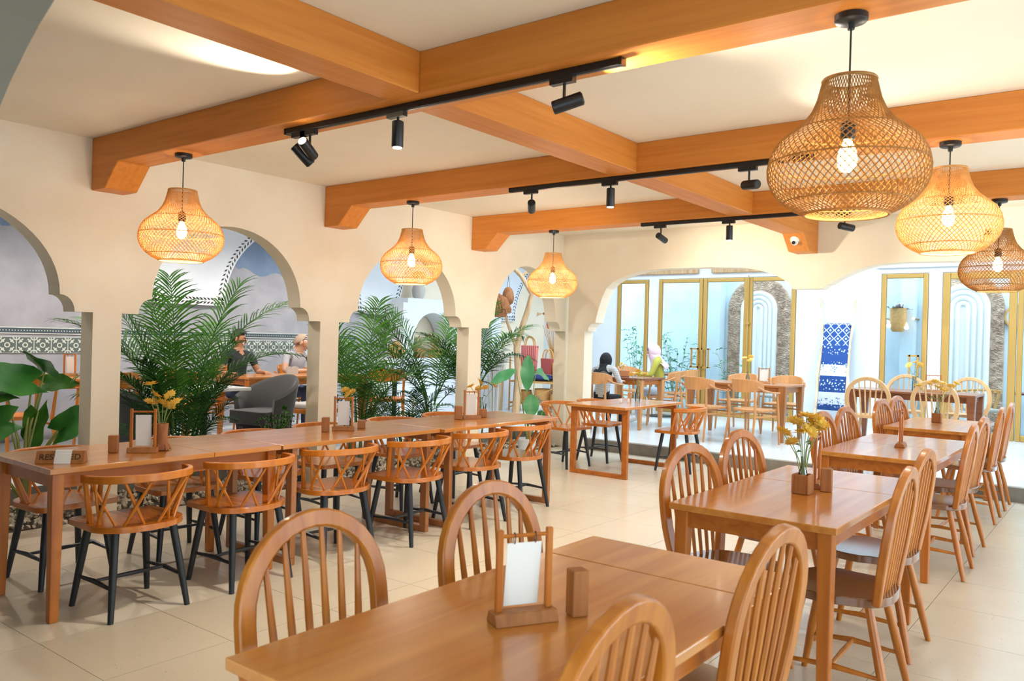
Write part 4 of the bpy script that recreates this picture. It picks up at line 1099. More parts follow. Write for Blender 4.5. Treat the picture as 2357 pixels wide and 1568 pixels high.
def grass_pot(x, y, z, label, w=.11, dried=True, h=.22, pm_='terracotta', n=26, seed=1):
    t = thing('grass_pot', label, 'pot', (x, y, z)); rnd = random.Random(seed)
    bevel(MB().add([(-w*.8, -w*.8, 0), (w*.8, -w*.8, 0), (w*.8, w*.8, 0), (-w*.8, w*.8, 0), (-w, -w, w*1.5), (w, -w, w*1.5), (w, w, w*1.5), (-w, w, w*1.5)], [(0, 3, 2, 1), (4, 5, 6, 7), (0, 1, 5, 4), (1, 2, 6, 5), (2, 3, 7, 6), (3, 0, 4, 7)]).build('planter', pm_, t), .01, 2)
    g = MB()
    for i in range(n):
        a = rnd.uniform(0, 6.3); r = rnd.uniform(.1, .9)*w; R_ = r+rnd.uniform(.02, .1); z1 = w*1.5+h*rnd.uniform(.6, 1)
        g.tube([(r*.5*math.cos(a), r*.5*math.sin(a), w*1.5-.01), (r*math.cos(a), r*math.sin(a), w*1.5+h*.4), (R_*math.cos(a), R_*math.sin(a), z1)], [.004, .006, .002], 4)
    g.build('grass', 'driftwood' if dried else 'leaf_green', t)['kind'] = 'stuff'
grass_pot(XL+.25, 9.72, 1.06, 'square basket pot of dried grass in the arched niche', seed=2)
grass_pot(XL+.25, 10.15, 1.06, 'basket pot of spiky dried leaves at the niche edge', .1, True, .26, 'rattan', 22, 3)
vz = thing('clay_vase', 'tall pale clay vase with orange lid on the upper shelf', 'vase', (XL+.24, 9.72, 2.03))
MB().lathe([(.07, 0), (.10, .05), (.115, .14), (.09, .25), (.06, .3), (.07, .34), (.05, .34)], 18).build('body', 'light_fabric', vz, True)
MB().lathe([(.04, .33), (.10, .36), (.12, .40), (.07, .45), (.02, .46)], 18).build('lid', 'terracotta', vz, True)
vz = thing('wicker_jar', 'round wicker jar standing on the white counter', 'jar', (XL+.3, 9.2, .98+.08))
MB().lathe([(.06, 0), (.12, .06), (.14, .14), (.11, .21), (.08, .22)], 18).build('body', 'rattan', vz, True); MB().lathe([(.085, .22), (.05, .25), (.015, .27)], 14).build('lid', 'rattan', vz, True)
stuffed_table('cafe_table', 'small round-footed white table behind the young palm', -8.55, -7.95, 7.75, 8.35, .86, 'marble_white')
dup(ac, (-7.9, 7.55, ZP), .9, 'orange wooden armchair beside the small white table', OG)

# ---- driftwood tree and crafts (seen through the fourth arch)
dw = thing('driftwood_tree', 'tall bare driftwood tree trunk with forked top', 'driftwood', (-8.5, 11.2, ZP))
MB().tube([(0, 0, 0), (.03, .02, .6), (-.02, 0, 1.1), (.06, .05, 1.5), (.12, .1, 1.75), (.2, .1, 2.05), (.06, -.02, 2.35), (-.12, -.12, 2.55), (-.3, -.2, 2.7)], [.07, .06, .055, .05, .05, .042, .04, .038, .03], 9).build('trunk', 'driftwood', dw, True)
MB().tube([(-.12, -.12, 2.55), (-.35, -.3, 2.4), (-.6, -.45, 2.25)], [.03, .025, .018], 7).build('branch', 'driftwood', dw, True)
MB().tube([(.06, -.02, 2.35), (.3, .2, 2.6), (.42, .3, 2.8)], [.03, .022, .014], 7).build('branch', 'driftwood', dw, True)
MB().tube([(-.02, 0, 1.1), (-.16, -.1, 1.55), (-.2, -.16, 1.85)], [.035, .025, .015], 7).build('branch', 'driftwood', dw, True)
bh = thing('birdhouse', 'shaggy brown thatched birdhouse hanging from the driftwood', 'birdhouse', (-8.66, 10.8, 1.78))
MB().lathe([(.16, 0), (.2, .08), (.2, .2), (.1, .24)], 14).build('body', 'bark', bh, True)
g = MB(); rnd = random.Random(4)
for i in range(60):
    a = rnd.uniform(0, 6.3); g.tube([(.02*math.cos(a), .02*math.sin(a), .38), (.17*math.cos(a), .17*math.sin(a), .27+rnd.uniform(-.03, .03)), (.25*math.cos(a+.1), .25*math.sin(a+.1), .12+rnd.uniform(-.06, .03))], [.02, .018, .008], 4)
g.build('thatch', 'bark', bh)['kind'] = 'stuff'
MB().tube([(0, 0, .36), (.01, .02, .62)], .003, 4).build('cord', 'ink', bh)
hn = thing('hanging_gourd', 'brown hanging gourd on two long cords', 'gourd', (-8.62, 11.05, 1.98))
MB().lathe([(.02, 0), (.09, .05), (.11, .13), (.09, .24), (.06, .3), (.03, .32)], 14).build('body', 'bark', hn, True)
for s in (-1, 1): MB().tube([(s*.03, 0, .3), (0, 0, .5), (0, .0, .62)], .003, 4).build('cord', 'ink', hn)
bd = thing('wooden_bird', 'small carved wooden bird with raised wings hanging on a thread', 'bird figure', (-8.38, 11.9, 1.88), .4)
MB().ball((0, 0, 0), .09, .035, .035, 10, 6).build('body', 'bark', bd, True)
for s in (-1, 1): MB().prism([(-.02, 0), (.05, .02), (.06, .2), (.02, .18)], 'xz', s*.03-.005, s*.03+.005).build('wing', 'driftwood', bd)
MB().prism([(-.08, 0), (-.2, -.05), (-.19, .02)], 'xz', -.006, .006).build('tail', 'driftwood', bd)
MB().tube([(0, 0, .03), (0, 0, 1.32)], .003, 4).build('hanging_cord', 'ink', bd)
oc = thing('orange_lantern', 'faceted orange paper ornament beside the corner column', 'ornament', (-8.27, 11.9, 1.58))
MB().lathe([(.02, 0), (.09, .04), (.11, .12), (.08, .19), (.02, .21)], 7).build('shade', 'orange_paint', oc)
MB().tube([(0, 0, .2), (0, 0, 1.62)], .003, 4).build('hanging_cord', 'ink', oc)
rk = thing('rattan_rack', 'low rattan shelf carrying baskets and a blue cushion', 'rack', (-8.4, 11.75, ZP), .15)
for sx in (-1, 1):
    for sy in (-1, 1): MB().tube([(sx*.5, sy*.2, 0), (sx*.5, sy*.2, .95)], .016, 7).build('post', 'rattan', rk, True)
for z in (.12, .5): MB().box(-.5, .5, -.2, .2, z, z+.03).build('shelf_board', 'rattan', rk)
MB().tube([(-.5, -.2, .05), (.5, -.2, .48)], .01, 6).build('brace', 'rattan', rk, True)
cu = MB().ball((0, 0, .06), .34, .17, .06, 14, 8).build('cushion', 'cushion_blue', None, True, (-8.37, 11.75, ZP+.53)); cu.rotation_euler = (0, 0, .15); tag(cu, 'dark blue cushion on the low rattan shelf', 'cushion')
def tote(x, y, z, rz, m, label, w=.17, h=.36):
    t = thing('woven_bag', label, 'bag', (x, y, z), rz, 'woven bags on the rattan shelf')
    bevel(MB().add([(-w*.85, -.05, 0), (w*.85, -.05, 0), (w*.85, .05, 0), (-w*.85, .05, 0), (-w, -.06, h), (w, -.06, h), (w, .06, h), (-w, .06, h)], [(0, 3, 2, 1), (4, 5, 6, 7), (0, 1, 5, 4), (1, 2, 6, 5), (2, 3, 7, 6), (3, 0, 4, 7)]).build('body', m, t), .01, 1)
    for s in (-1, 1): MB().tube([(.09*math.cos(PI*k/8), s*.04, h+.16*math.sin(PI*k/8)) for k in range(9)], .011, 6).build('handle', 'rattan', t, True)
tote(-8.62, 11.72, ZP+.655, .3, 'textile_stripe', 'pink and red striped woven bag with loop handles', .15, .5)
tote(-8.26, 11.78, ZP+.655, -.1, 'textile_red', 'dark red woven bag beside the striped one', .13, .28)
tote(-7.98, 11.74, ZP+.53, .2, 'rattan', 'plain straw bag at the end of the rattan shelf', .12, .34)
fb = thing('fan_basket', 'tall rattan fan-shaped basket behind the woven bags', 'basket', (-8.42, 12.2, ZP+.78))
for k in range(13):
    a = -.7+1.4*k/12; MB().tube([(.03*math.sin(a), 0, .0), (.14*math.sin(a), 0, .3), (.42*math.sin(a), .02*k % .03, .75)], [.006, .008, .006], 5).build('rib', 'rattan', fb, True)
MB().tube([(-.1, 0, .3), (0, -.02, .32), (.1, 0, .3)], .012, 6).build('band', 'rattan', fb, True); MB().lathe([(.05, -.78), (.06, -.77), (.05, -.3), (.04, .02)], 10).build('post', 'driftwood', fb, True)
for i, (x, y, h, r) in enumerate(((-8.95, 11.3, 1.0, .06), (-8.85, 11.05, .85, .07), (-8.66, 11.38, 1.1, .05))):
    o = MB().tube([(0, 0, 0), (.02, .01, h*.5), (.0, .03, h)], [r, r*.9, r*.8], 9).build('driftwood_post', 'driftwood', None, True, (x, y, ZP))
    tag(o, ['pale upright driftwood post, tallest at the left of the trunk', 'short pale driftwood post beside the trunk', 'slim driftwood post right behind the trunk'][i], 'post')

for i, (x, y, z, r, h) in enumerate(((-8.7, 11.72, ZP+.15, .13, .2), (-8.34, 11.75, ZP+.15, .15, .24), (-8.06, 11.78, ZP+.15, .11, .18))):
    t = thing('straw_basket', ['round straw basket on the lower rattan shelf, below the striped bag', 'widest straw basket on the lower rattan shelf', 'smallest straw basket on the lower rattan shelf'][i], 'basket', (x, y, z), 0, 'straw baskets on the lower shelf')
    MB().lathe([(r*.8, 0), (r, h*.3), (r, h*.8), (r*.9, h), (r*.8, h), (r*.75, .02)], 16).build('body', 'rattan', t, True)
    MB().tube([(r*.9*math.cos(2*PI*k/20), r*.9*math.sin(2*PI*k/20), h) for k in range(20)], .01, 5, closed=True).build('rim', 'rattan_brown', t, True)
dg_ = thing('dried_grass_bundle', 'pale bundle of dried grass beside the driftwood trunk', 'dried grass', (-8.62, 10.75, ZP))
g = MB(); rnd = random.Random(9)
for i in range(90):
    a = rnd.uniform(0, 6.3); r = rnd.uniform(.0, .09); R_ = rnd.uniform(.08, .26); h = rnd.uniform(.7, 1.15)
    g.tube([(r*math.cos(a), r*math.sin(a), 0), (r*1.3*math.cos(a), r*1.3*math.sin(a), h*.6), (R_*math.cos(a), R_*math.sin(a), h)], [.004, .005, .003], 4)
g.build('grass', 'light_fabric', dg_)['kind'] = 'stuff'
MB().tube([(.1*math.cos(2*PI*k/16), .1*math.sin(2*PI*k/16), .5) for k in range(16)], .012, 5, closed=True).build('tie', 'rattan', dg_, True)
# ================================================================ bright back room
make_table('brown table where the woman in the pink scarf sits', -6.45, -5.65, 10.42, 11.15, .5, z0=ZP, leg_w=.05, lm='oak_wood', top='dark_wood')
g_ = make_table('long brown table with two curved-back armchairs before it', -5.05, -3.65, 10.62, 11.4, .5, z0=ZP, leg_w=.055, lm='sled_wood', top='sled_wood', am='sled_wood')
make_table('long dark table with pale hoop chairs around it', -2.97, -1.52, 10.98, 11.7, .5, z0=ZP, leg_w=.055, lm='dark_wood', top='dark_wood', am='dark_wood')
PG = 'pale oak armchairs of the back room'
pa = make_armchair('pale oak armchair at the long brown table, next to the pink-scarfed woman', 'oak_wood')
pa.location = (-4.6, 10.22, ZP); pa.rotation_euler = (0, 0, -.25); pa['group'] = PG
dup(pa, (-3.97, 10.32, ZP), -.3, 'pale oak armchair at the long brown table, nearer its rounded end leg', PG)
dup(pa, (-4.05, 11.75, ZP), PI+.1, 'pale oak armchair on the far side of the long brown table', PG)
dup(pa, (-4.75, 11.8, ZP), PI-.1, 'pale oak armchair beyond the long brown table, close to the door bolt', PG)
dup(pa, (-6.05, 9.95, ZP), 0, 'oak armchair under the woman in the black scarf', PG)
dup(pa, (-5.88, 11.5, ZP), PI/2+.45, 'oak armchair under the woman in the pink scarf', PG)
PH = 'pale hoop-back chairs around the dark table'
ph = make_windsor('pale hoop-back chair before the dark table, beside the blue textile', 'pale_wood', 'pale_wood', 'pale_hoop_chair', 6, .91, .24)
ph.location = (-2.62, 10.72, ZP); ph.rotation_euler = (0, 0, .05); ph['group'] = PH
dup(ph, (-1.86, 10.72, ZP), -.08, 'pale hoop-back chair before the dark table, behind the pale flowers', PH)
dup(ph, (-2.5, 11.95, ZP), PI+.1, 'pale hoop-back chair on the far side of the dark table, below the wall basket', PH)
dup(ph, (-1.78, 11.98, ZP), PI-.1, 'pale hoop-back chair on the far side of the dark table, below the fluted arch', PH)
T9 = ZP+.7505
card_stand((-4.1, 11.05, T9), .4, 'pale card stand on the long brown table', .12, .22)
block((-3.98, 11.1, T9), .4, 'small pale block on the long brown table', (.02, .03, .09), 'oak_wood')
glass_vase((-4.32, 11.02, T9), 'slim glass vase on the long brown table', .16, .025)
bouquet((-4.32, 11.02, T9), .02, [(-.05, 0, .34), (.03, .02, .36), (0, .03, .30), (.05, -.02, .32)], 'cream flowers on the long brown table', True, 21, leaves=2)
glass_vase((-2.28, 11.45, T9), 'white glass vase on the dark table', .18, .028, neck=.8)
bouquet((-2.28, 11.45, T9), .03, [(-.07, 0, .32), (.0, .02, .36), (.06, .0, .33), (.02, .05, .3)], 'cream flowers on the dark table', True, 22, leaves=2)
card_stand((-2.05, 11.4, T9), .25, 'framed card stand on the dark table', .15, .22)
glass_vase((-6.15, 10.75, T9), 'small glass on the table of the two women', .1, .025, neck=.95)
bouquet((-6.3, 10.95, T9), .0, [(0, 0, .18), (.03, .02, .15)], 'yellow flowers behind the black scarf', seed=23, leaves=1)
ba = thing('hand_bag', 'small tan bag standing on the table of the two women', 'bag', (-6.05, 10.62, T9), .6)
bevel(MB().box(-.07, .07, -.035, .035, 0, .10).build('body', 'terracotta', ba), .012, 2)
MB().tube([(.055*math.cos(PI*k/8), 0, .1+.09*math.sin(PI*k/8)) for k in range(9)], .005, 6).build('handle', 'rattan', ba, True)
# ladder with hanging textile
ld = thing('ladder', 'pale crooked branch ladder leaning on the white wall', 'ladder', (0, 0, 0))
yt, yb2 = YD-.04, YD-.42
def lp(x, z, w): return (x+w, yb2+(yt-yb2)*(z-ZP)/2.05, z)
MB().tube([lp(-4.10, ZP, 0), lp(-4.09, .6, .02), lp(-4.08, 1.0, -.01), lp(-4.06, 1.5, .02), lp(-4.10, 1.9, 0), lp(-4.11, 2.2, -.02)], [.03, .03, .028, .026, .024, .02], 8).build('rail', 'ladder_wood', ld, True)
MB().tube([lp(-3.62, ZP, 0), lp(-3.63, .6, .03), lp(-3.63, 1.0, -.0), lp(-3.62, 1.5, -.02), lp(-3.6, 1.9, .01), lp(-3.6, 2.2, .0)], [.03, .03, .028, .026, .024, .02], 8).build('rail', 'ladder_wood', ld, True)
for z in (.5, .95, 1.4, 1.79): MB().tube([lp(-4.09, z, 0), lp(-3.61, z, 0)], .016, 7).build('rung', 'ladder_wood', ld, True)
m = mat('ikat', (40, 76, 140), .9); nt = m.node_tree; N = nt.nodes; L = nt.links; b = N['Principled BSDF']
tc = N.new('ShaderNodeTexCoord'); sx = N.new('ShaderNodeSeparateXYZ'); L.new(tc.outputs['Object'], sx.inputs[0])
def MM(op, a, c=None):
    n = N.new('ShaderNodeMath'); n.operation = op
    for i, v_ in enumerate((a, c)):
        if v_ is None: continue
        if isinstance(v_, (int, float)): n.inputs[i].default_value = v_
        else: L.new(v_, n.inputs[i])
    return n.outputs[0]
zz = MM('DIVIDE', sx.outputs['Z'], 1.35)       # 0..1 up the cloth
wht = MM('ADD', MM('MULTIPLY', MM('GREATER_THAN', zz, .07), MM('LESS_THAN', zz, .21)), MM('MULTIPLY', MM('GREATER_THAN', zz, .40), MM('LESS_THAN', zz, .53)))
px_ = MM('ABSOLUTE', MM('SUBTRACT', MM('FRACT', MM('MULTIPLY', sx.outputs['X'], 8.0)), .5))
pz_ = MM('ABSOLUTE', MM('SUBTRACT', MM('FRACT', MM('MULTIPLY', sx.outputs['Z'], 7.5)), .5))
dia = MM('ADD', px_, pz_)
lines = MM('LESS_THAN', MM('ABSOLUTE', MM('SUBTRACT', dia, .48)), .07)
dots = MM('LESS_THAN', dia, .16)
vor = N.new('ShaderNodeTexVoronoi'); vor.inputs['Scale'].default_value = 26; L.new(tc.outputs['Object'], vor.inputs['Vector'])
fig = MM('MULTIPLY', MM('LESS_THAN', vor.outputs['Distance'], .32), MM('LESS_THAN', MM('ABSOLUTE', MM('SUBTRACT', MM('FRACT', MM('MULTIPLY', sx.outputs['Z'], 3.6)), .45)), .3))
topz = MM('GREATER_THAN', zz, .76)
pat = MM('MINIMUM', MM('ADD', MM('MULTIPLY', topz, MM('ADD', lines, dots)), MM('MULTIPLY', MM('SUBTRACT', 1.0, topz), fig)), 1.0)
mx1 = N.new('ShaderNodeMix'); mx1.data_type = 'RGBA'; L.new(wht, mx1.inputs[0]); mx1.inputs[6].default_value = lin(36, 74, 142); mx1.inputs[7].default_value = lin(226, 230, 234)
mx2 = N.new('ShaderNodeMix'); mx2.data_type = 'RGBA'; L.new(wht, mx2.inputs[0]); mx2.inputs[6].default_value = lin(196, 214, 234); mx2.inputs[7].default_value = lin(110, 140, 180)
mx3 = N.new('ShaderNodeMix'); mx3.data_type = 'RGBA'; L.new(pat, mx3.inputs[0]); L.new(mx1.outputs[2], mx3.inputs[6]); L.new(mx2.outputs[2], mx3.inputs[7]); L.new(mx3.outputs[2], b.inputs['Base Color'])
tx = MB(); nseg = 12
ytop = yb2+(yt-yb2)*(1.79-ZP)/2.05
for k in range(nseg+1):
    x = -4.04+.40*k/nseg; wv_ = .008*math.sin(k*1.7)
    yl_ = lambda zz_: yb2+(yt-yb2)*(zz_+.43-ZP)/2.05-.036
    for (y, z) in ((yl_(0)+wv_, 0), (yl_(.7)+wv_, .7), (yl_(1.33), 1.33), (ytop, 1.382), (ytop+.03, 1.345), (ytop+.02, 1.15)):
        tx.v.append((x, y, z))
for k in range(nseg):
    for j in range(5): q = k*6+j; tx.f.append((q, q+6, q+7, q+1))
to = tx.build('ikat_textile', 'ikat', None, True, (0, 0, .43)); sm_ = to.modifiers.new('thick', 'SOLIDIFY'); sm_.thickness = .004
tag(to, 'indigo and white patterned cloth draped over the ladder', 'textile')

# round-seated chairs and small tables near the doors
def cafe_set(x, y, label_t, tm='dark_wood'):
    stuffed_table('cafe_table', label_t, x-.4, x+.4, y-.32, y+.32, ZP+.75, tm)
cafe_set(-6.55, 12.75, 'small table by the gold door handles')
dup(pa, (-6.1, 12.6, ZP), PI/2, 'oak armchair by the small table at the gold door handles', PG)
dup(pa, (-6.95, 12.5, ZP), -PI/2-.3, 'oak armchair behind the pink-scarfed woman', PG)

# ================================================================ courtyard beyond the glass
yc = 15.6
struct('wall_courtyard', MB().box(-12, 3.5, yc, yc+.2, -.05, 4.2), 'pale_blue_plaster', label='pale blue courtyard wall beyond the glass doors')
struct('wall_courtyard_left', MB().box(-12.1, -12, YD+.12, yc+.2, -.05, 4.2), 'pale_blue_plaster', label='pale courtyard side wall beyond the sidelight')
struct('wall_courtyard_pier', MB().box(-6.95, -6.6, yc-.3, yc, .1, 4.2), 'pale_blue_plaster', label='pale blue pier on the courtyard wall behind the door leaf')
struct('wall_courtyard_pier', MB().box(-3.3, -3.08, yc-.3, yc, .1, 4.2), 'pale_blue_plaster', label='pale blue pier behind the wall basket')
peb = noisy('shell_pebble', (208, 180, 156), (158, 128, 106), 9, .7)
def fluted_arch(x, w, label, zb, ztop, pebw, nfl):
    t = thing('fluted_arch', label, 'arch', (x, yc, zb)); t['kind'] = 'structure'
    H = ztop-zb; R = w/2
    def outline(r, n=14):
        return [(-r, 0)] + [(r*math.cos(PI-PI*k/n), H-R+r*math.sin(PI-PI*k/n)) for k in range(n+1)] + [(r, 0)]
    MB().prism(outline(R), 'xz', -.06, 0).build('pebble_bed', 'shell_pebble', t)
    pb = MB(); rnd = random.Random(int(x*10))
    ri = R-pebw
    for i in range(5200):
        px = rnd.uniform(-R, R); pz = rnd.uniform(0, H)
        d = abs(px) if pz < H-R else math.hypot(px, pz-(H-R))
        if not ri+.03 < d < R-.02: continue
        s = rnd.uniform(.018, .034)
        pb.add([(px+s, -.06, pz), (px-s, -.06, pz), (px, -.06, pz+s*.7), (px, -.06, pz-s*.7), (px, -.06-s*.6, pz)], [(0, 2, 4), (2, 1, 4), (1, 3, 4), (3, 0, 4)])
    pb.build('pebbles', 'shell_pebble', t)['kind'] = 'stuff'
    MB().prism(outline(ri), 'xz', -.09, -.06).build('plaster_panel', 'relief_white', t)
    st = ri/(nfl+.3)
    for k in range(nfl):
        r = ri-st*(k+.5)
        pts = [(p[0], -.095, p[1]) for p in outline(r, 16)]
        MB().tube(pts, st*.42, 8).build('flute', 'relief_white', t, True)
fluted_arch(-5.9, 1.26, 'white arch with pebble border behind the fixed glass panel', .1, 2.75, .27, 4)
fluted_arch(-2.37, 1.2, 'white fluted arch with pebble border behind the right panel', .1, 2.75, .2, 4)
bk = thing('wall_basket', 'woven wall basket of dried leaves seen through the narrow door', 'basket', (-3.3, yc-.47, 1.72))
MB().lathe([(.085, 0), (.11, .04), (.125, .2), (.13, .4), (.12, .4), (.1, .05)], 20).build('body', 'rattan', bk, True)
gl = heart_leaf(.16, .04, 'mesh_grey', lobes=False, droop=.3)
rnd = random.Random(5)
for i in range(16): put('leaf', gl, bk, (rnd.uniform(-.1, .1), rnd.uniform(-.08, .08), .38), (rnd.uniform(.3, 1.3), 0, rnd.uniform(0, 6.3)))
MB().box(-.02, .02, .1, .14, .3, .45).build('hook', 'black_metal', bk)
for i, sx_ in enumerate((-1, 1)):
    t = thing('wall_lamp', 'tiny lit wall lamp %s the wall basket' % ('left of' if sx_ < 0 else 'right of'), 'lamp', (-3.3+sx_*.24, yc-.45, 1.95))
    MB().ball((0, 0, 0), .02, n=12, m=8).build('bulb', 'bulb_glow', t, True); MB().tube([(0, 0, 0), (0, .45, 0)], .012, 8).build('arm', 'gold_metal', t, True)
dsc = thing('wall_disc', 'round pale woven disc on the courtyard wall at the edge', 'wall decor', (-1.57, yc-.02, 2.0))
MB().tube([(0, -.04, 0), (0, .0, 0)], [.18, .2], 28).build('disc', 'light_fabric', dsc, True); MB().tube([(.19*math.cos(2*PI*k/28), -.03, .19*math.sin(2*PI*k/28)) for k in range(28)], .02, 6, closed=True).build('rim', 'rattan', dsc, True)
CP = 'leafy courtyard plants'
bush('bamboo_plant', -8.1, 14.7, .1, 8, 1.7, .35, long_leaf, 'stem_green', 'tall leafy plant behind the narrow sidelight', seed=31, per=11, group=CP)
bush('bamboo_plant', -7.2, 14.7, .1, 11, 1.5, .6, long_leaf, 'stem_green', 'spreading leafy plant behind the door leaf', seed=32, per=12, group=CP)
bush('bamboo_plant', -5.95, 14.6, .1, 4, 1.3, .5, long_leaf, 'stem_green', 'thin leafy plant between the gold door handles', seed=33, per=8, group=CP)
CC = 'rattan chairs on the courtyard'
def rattan_chair(loc, rz, label):
    t = thing('rattan_chair', label, 'chair', loc, rz, CC)
    bevel(MB().box(-.23, .23, -.22, .22, .4, .45).build('seat', 'light_fabric', t), .02, 2)
    for sx in (-1, 1):
        for sy in (-1, 1): MB().tube([(sx*.22, sy*.2, 0), (sx*.21, sy*.19, .42)], .016, 7).build('leg', 'rattan', t, True)
    pts = [Vector((.3*math.sin(a), .02-.28*math.cos(a), .7+.04*math.cos(a))) for a in [-1.9+3.8*k/18 for k in range(19)]]
    MB().tube(pts, .016, 7).build('rail', 'rattan', t, True)
    for k in range(0, 19, 2): MB().tube([(pts[k].x*.78, pts[k].y*.78, .44), pts[k]], .008, 5).build('spindle', 'rattan', t, True)
rattan_chair((-5.1, 14.35, .1), 2.6, 'rattan tub chair outside behind the card stand')
rattan_chair((-4.5, 14.4, .1), 3.6, 'rattan tub chair outside near the panel edge')
t_ = stuffed_table('patio_table', 'dark patio table seen through the fixed panel', -5.1, -4.5, 14.75, 15.3, .85, 'dark_wood')
u_ = stuffed_table('patio_table', 'dark patio table seen through the wide right panel', -1.6, -.8, 14.6, 15.2, .85, 'dark_wood')
t_.location.z = u_.location.z = .1
rattan_chair((-1.95, 14.4, .1), .6, 'rattan chair outside below the fluted arch')

# ================================================================ people
def person(name, label, loc, rz, J, tags, mats, head, tilt=0):
    """J: dict joint -> (pos, radius, parent, tag). One skinned, continuous body; faces take the tag of the nearest bone."""
    root = thing(name, label, 'person', loc, rz)
    names = list(J); idx = {n: i for i, n in enumerate(names)}
    me = bpy.data.meshes.new('body')
    me.from_pydata([J[n][0] for n in names], [(idx[J[n][2]], idx[n]) for n in names if J[n][2]], [])
    ob = bpy.data.objects.new('tmp_body', me); COL.objects.link(ob)
    md = ob.modifiers.new('skin', 'SKIN'); md.use_smooth_shade = True; md.branch_smoothing = .4
    sv = me.skin_vertices[0].data if me.skin_vertices else None
    if sv is None:
        bm = bmesh.new(); bm.from_mesh(me); bm.verts.layers.skin.verify(); bm.to_mesh(me); bm.free(); sv = me.skin_vertices[0].data
    for n in names:
        r = J[n][1]; r = r if hasattr(r, '__len__') else (r, r)
        sv[idx[n]].radius = r; sv[idx[n]].use_root = (J[n][2] is None)
    ss = ob.modifiers.new('sub', 'SUBSURF'); ss.levels = 2; ss.render_levels = 2
    dg = bpy.context.evaluated_depsgraph_get(); dg.update()
    out = bpy.data.meshes.new_from_object(ob.evaluated_get(dg)); bpy.data.objects.remove(ob)
    out.materials.clear()
    ml = sorted(set(mats.values()))
    for m_ in ml: out.materials.append(MATS[m_])
    bones = [(Vector(J[J[n][2]][0]), Vector(J[n][0]), J[n][3]) for n in names if J[n][2]]
    for p in out.polygons:
        c = p.center; best = None; bd_ = 9
        for a, b_, tg in bones:
            ab = b_-a; t = max(0, min(1, (c-a).dot(ab)/max(1e-9, ab.length_squared))); d = (a+ab*t-c).length
            if d < bd_: bd_ = d; best = tg
        p.material_index = ml.index(mats[best]); p.use_smooth = True
    put('body', out, root)
    return root
def seated(arms, head_c, hl=(0, 0), lean=.0, look=(0, 1, -.2), knee_y=.44):
    """standard seated skeleton facing +Y; arms: (side, elbow, wrist, hand_dir) ; head_c: head centre"""
    J = {}
    J['pelvis'] = ((0, 0, .53), (.15, .11), None, 'legs')
    J['waist'] = ((0, lean*.3, .68), (.135, .1), 'pelvis', 'top')
    J['chest'] = ((0, lean*.7, .86), (.155, .11), 'waist', 'top')
    J['collar'] = ((0, lean*.95, 1.0), (.1, .075), 'chest', 'top')
    hc = Vector(head_c); nb_ = Vector((0, lean+.0, 1.04))
    J['neck'] = (tuple(nb_.lerp(hc, .35)), .05, 'collar', 'skin')
    J['jaw'] = (tuple(nb_.lerp(hc, .68)+Vector(look)*.012), (.062, .066), 'neck', 'skin')
    J['skull'] = (tuple(hc), (.072, .083), 'jaw', 'skin')
    J['crown'] = (tuple(hc+(hc-nb_).normalized()*.075), (.055, .062), 'skull', 'skin')
    lk = Vector(look).normalized()
    J['nose'] = (tuple(hc+lk*.105-Vector((0, 0, .022))), .011, 'skull', 'skin')
    for s, n in ((-1, 'l'), (1, 'r')):
        J['hip'+n] = ((s*.09, .03, .51), (.09, .085), 'pelvis', 'legs')
        J['knee'+n] = ((s*.12, knee_y, .5), .062, 'hip'+n, 'legs')
        J['ankle'+n] = ((s*.12, knee_y-.02, .09), .04, 'knee'+n, 'legs')
        J['toe'+n] = ((s*.13, knee_y+.15, .035), (.04, .03), 'ankle'+n, 'shoe')
    for s, el, wr, hd in arms:
        n = 'l' if s < 0 else 'r'
        J['sh'+n] = ((s*.175, lean*.9, .975), .058, 'collar', 'top')
        mid = Vector((s*.175, lean*.9, .975)).lerp(Vector(el), .55)
        J['mid'+n] = (tuple(mid), .048, 'sh'+n, 'top')
        J['el'+n] = (el, .038, 'mid'+n, 'fore')
        J['wr'+n] = (wr, .025, 'el'+n, 'fore')
        w = Vector(wr); d = Vector(hd).normalized(); side = d.cross(Vector((0, 0, 1))).normalized()
        pc = w+d*.055; J['palm'+n] = (tuple(pc), (.034, .016), 'wr'+n, 'skin')
        for k, (off, ln) in enumerate(((-.03, .055), (-.01, .065), (.01, .06), (.028, .048))):
            a = pc+side*off+d*.03; J['f%d%s' % (k, n)] = (tuple(a), .0088, 'palm'+n, 'skin')
            b_ = a+d*ln*.6-Vector((0, 0, .006)); J['g%d%s' % (k, n)] = (tuple(b_), .008, 'f%d%s' % (k, n), 'skin')
            J['h%d%s' % (k, n)] = (tuple(b_+d*ln*.4-Vector((0, 0, .016))), .0065, 'g%d%s' % (k, n), 'skin')
        a = w+d*.02-side*s*(-1)*.03; J['t0'+n] = (tuple(a), .011, 'wr'+n, 'skin'); J['t1'+n] = (tuple(a+d*.04-side*s*(-1)*.015), .008, 't0'+n, 'skin')
    return J
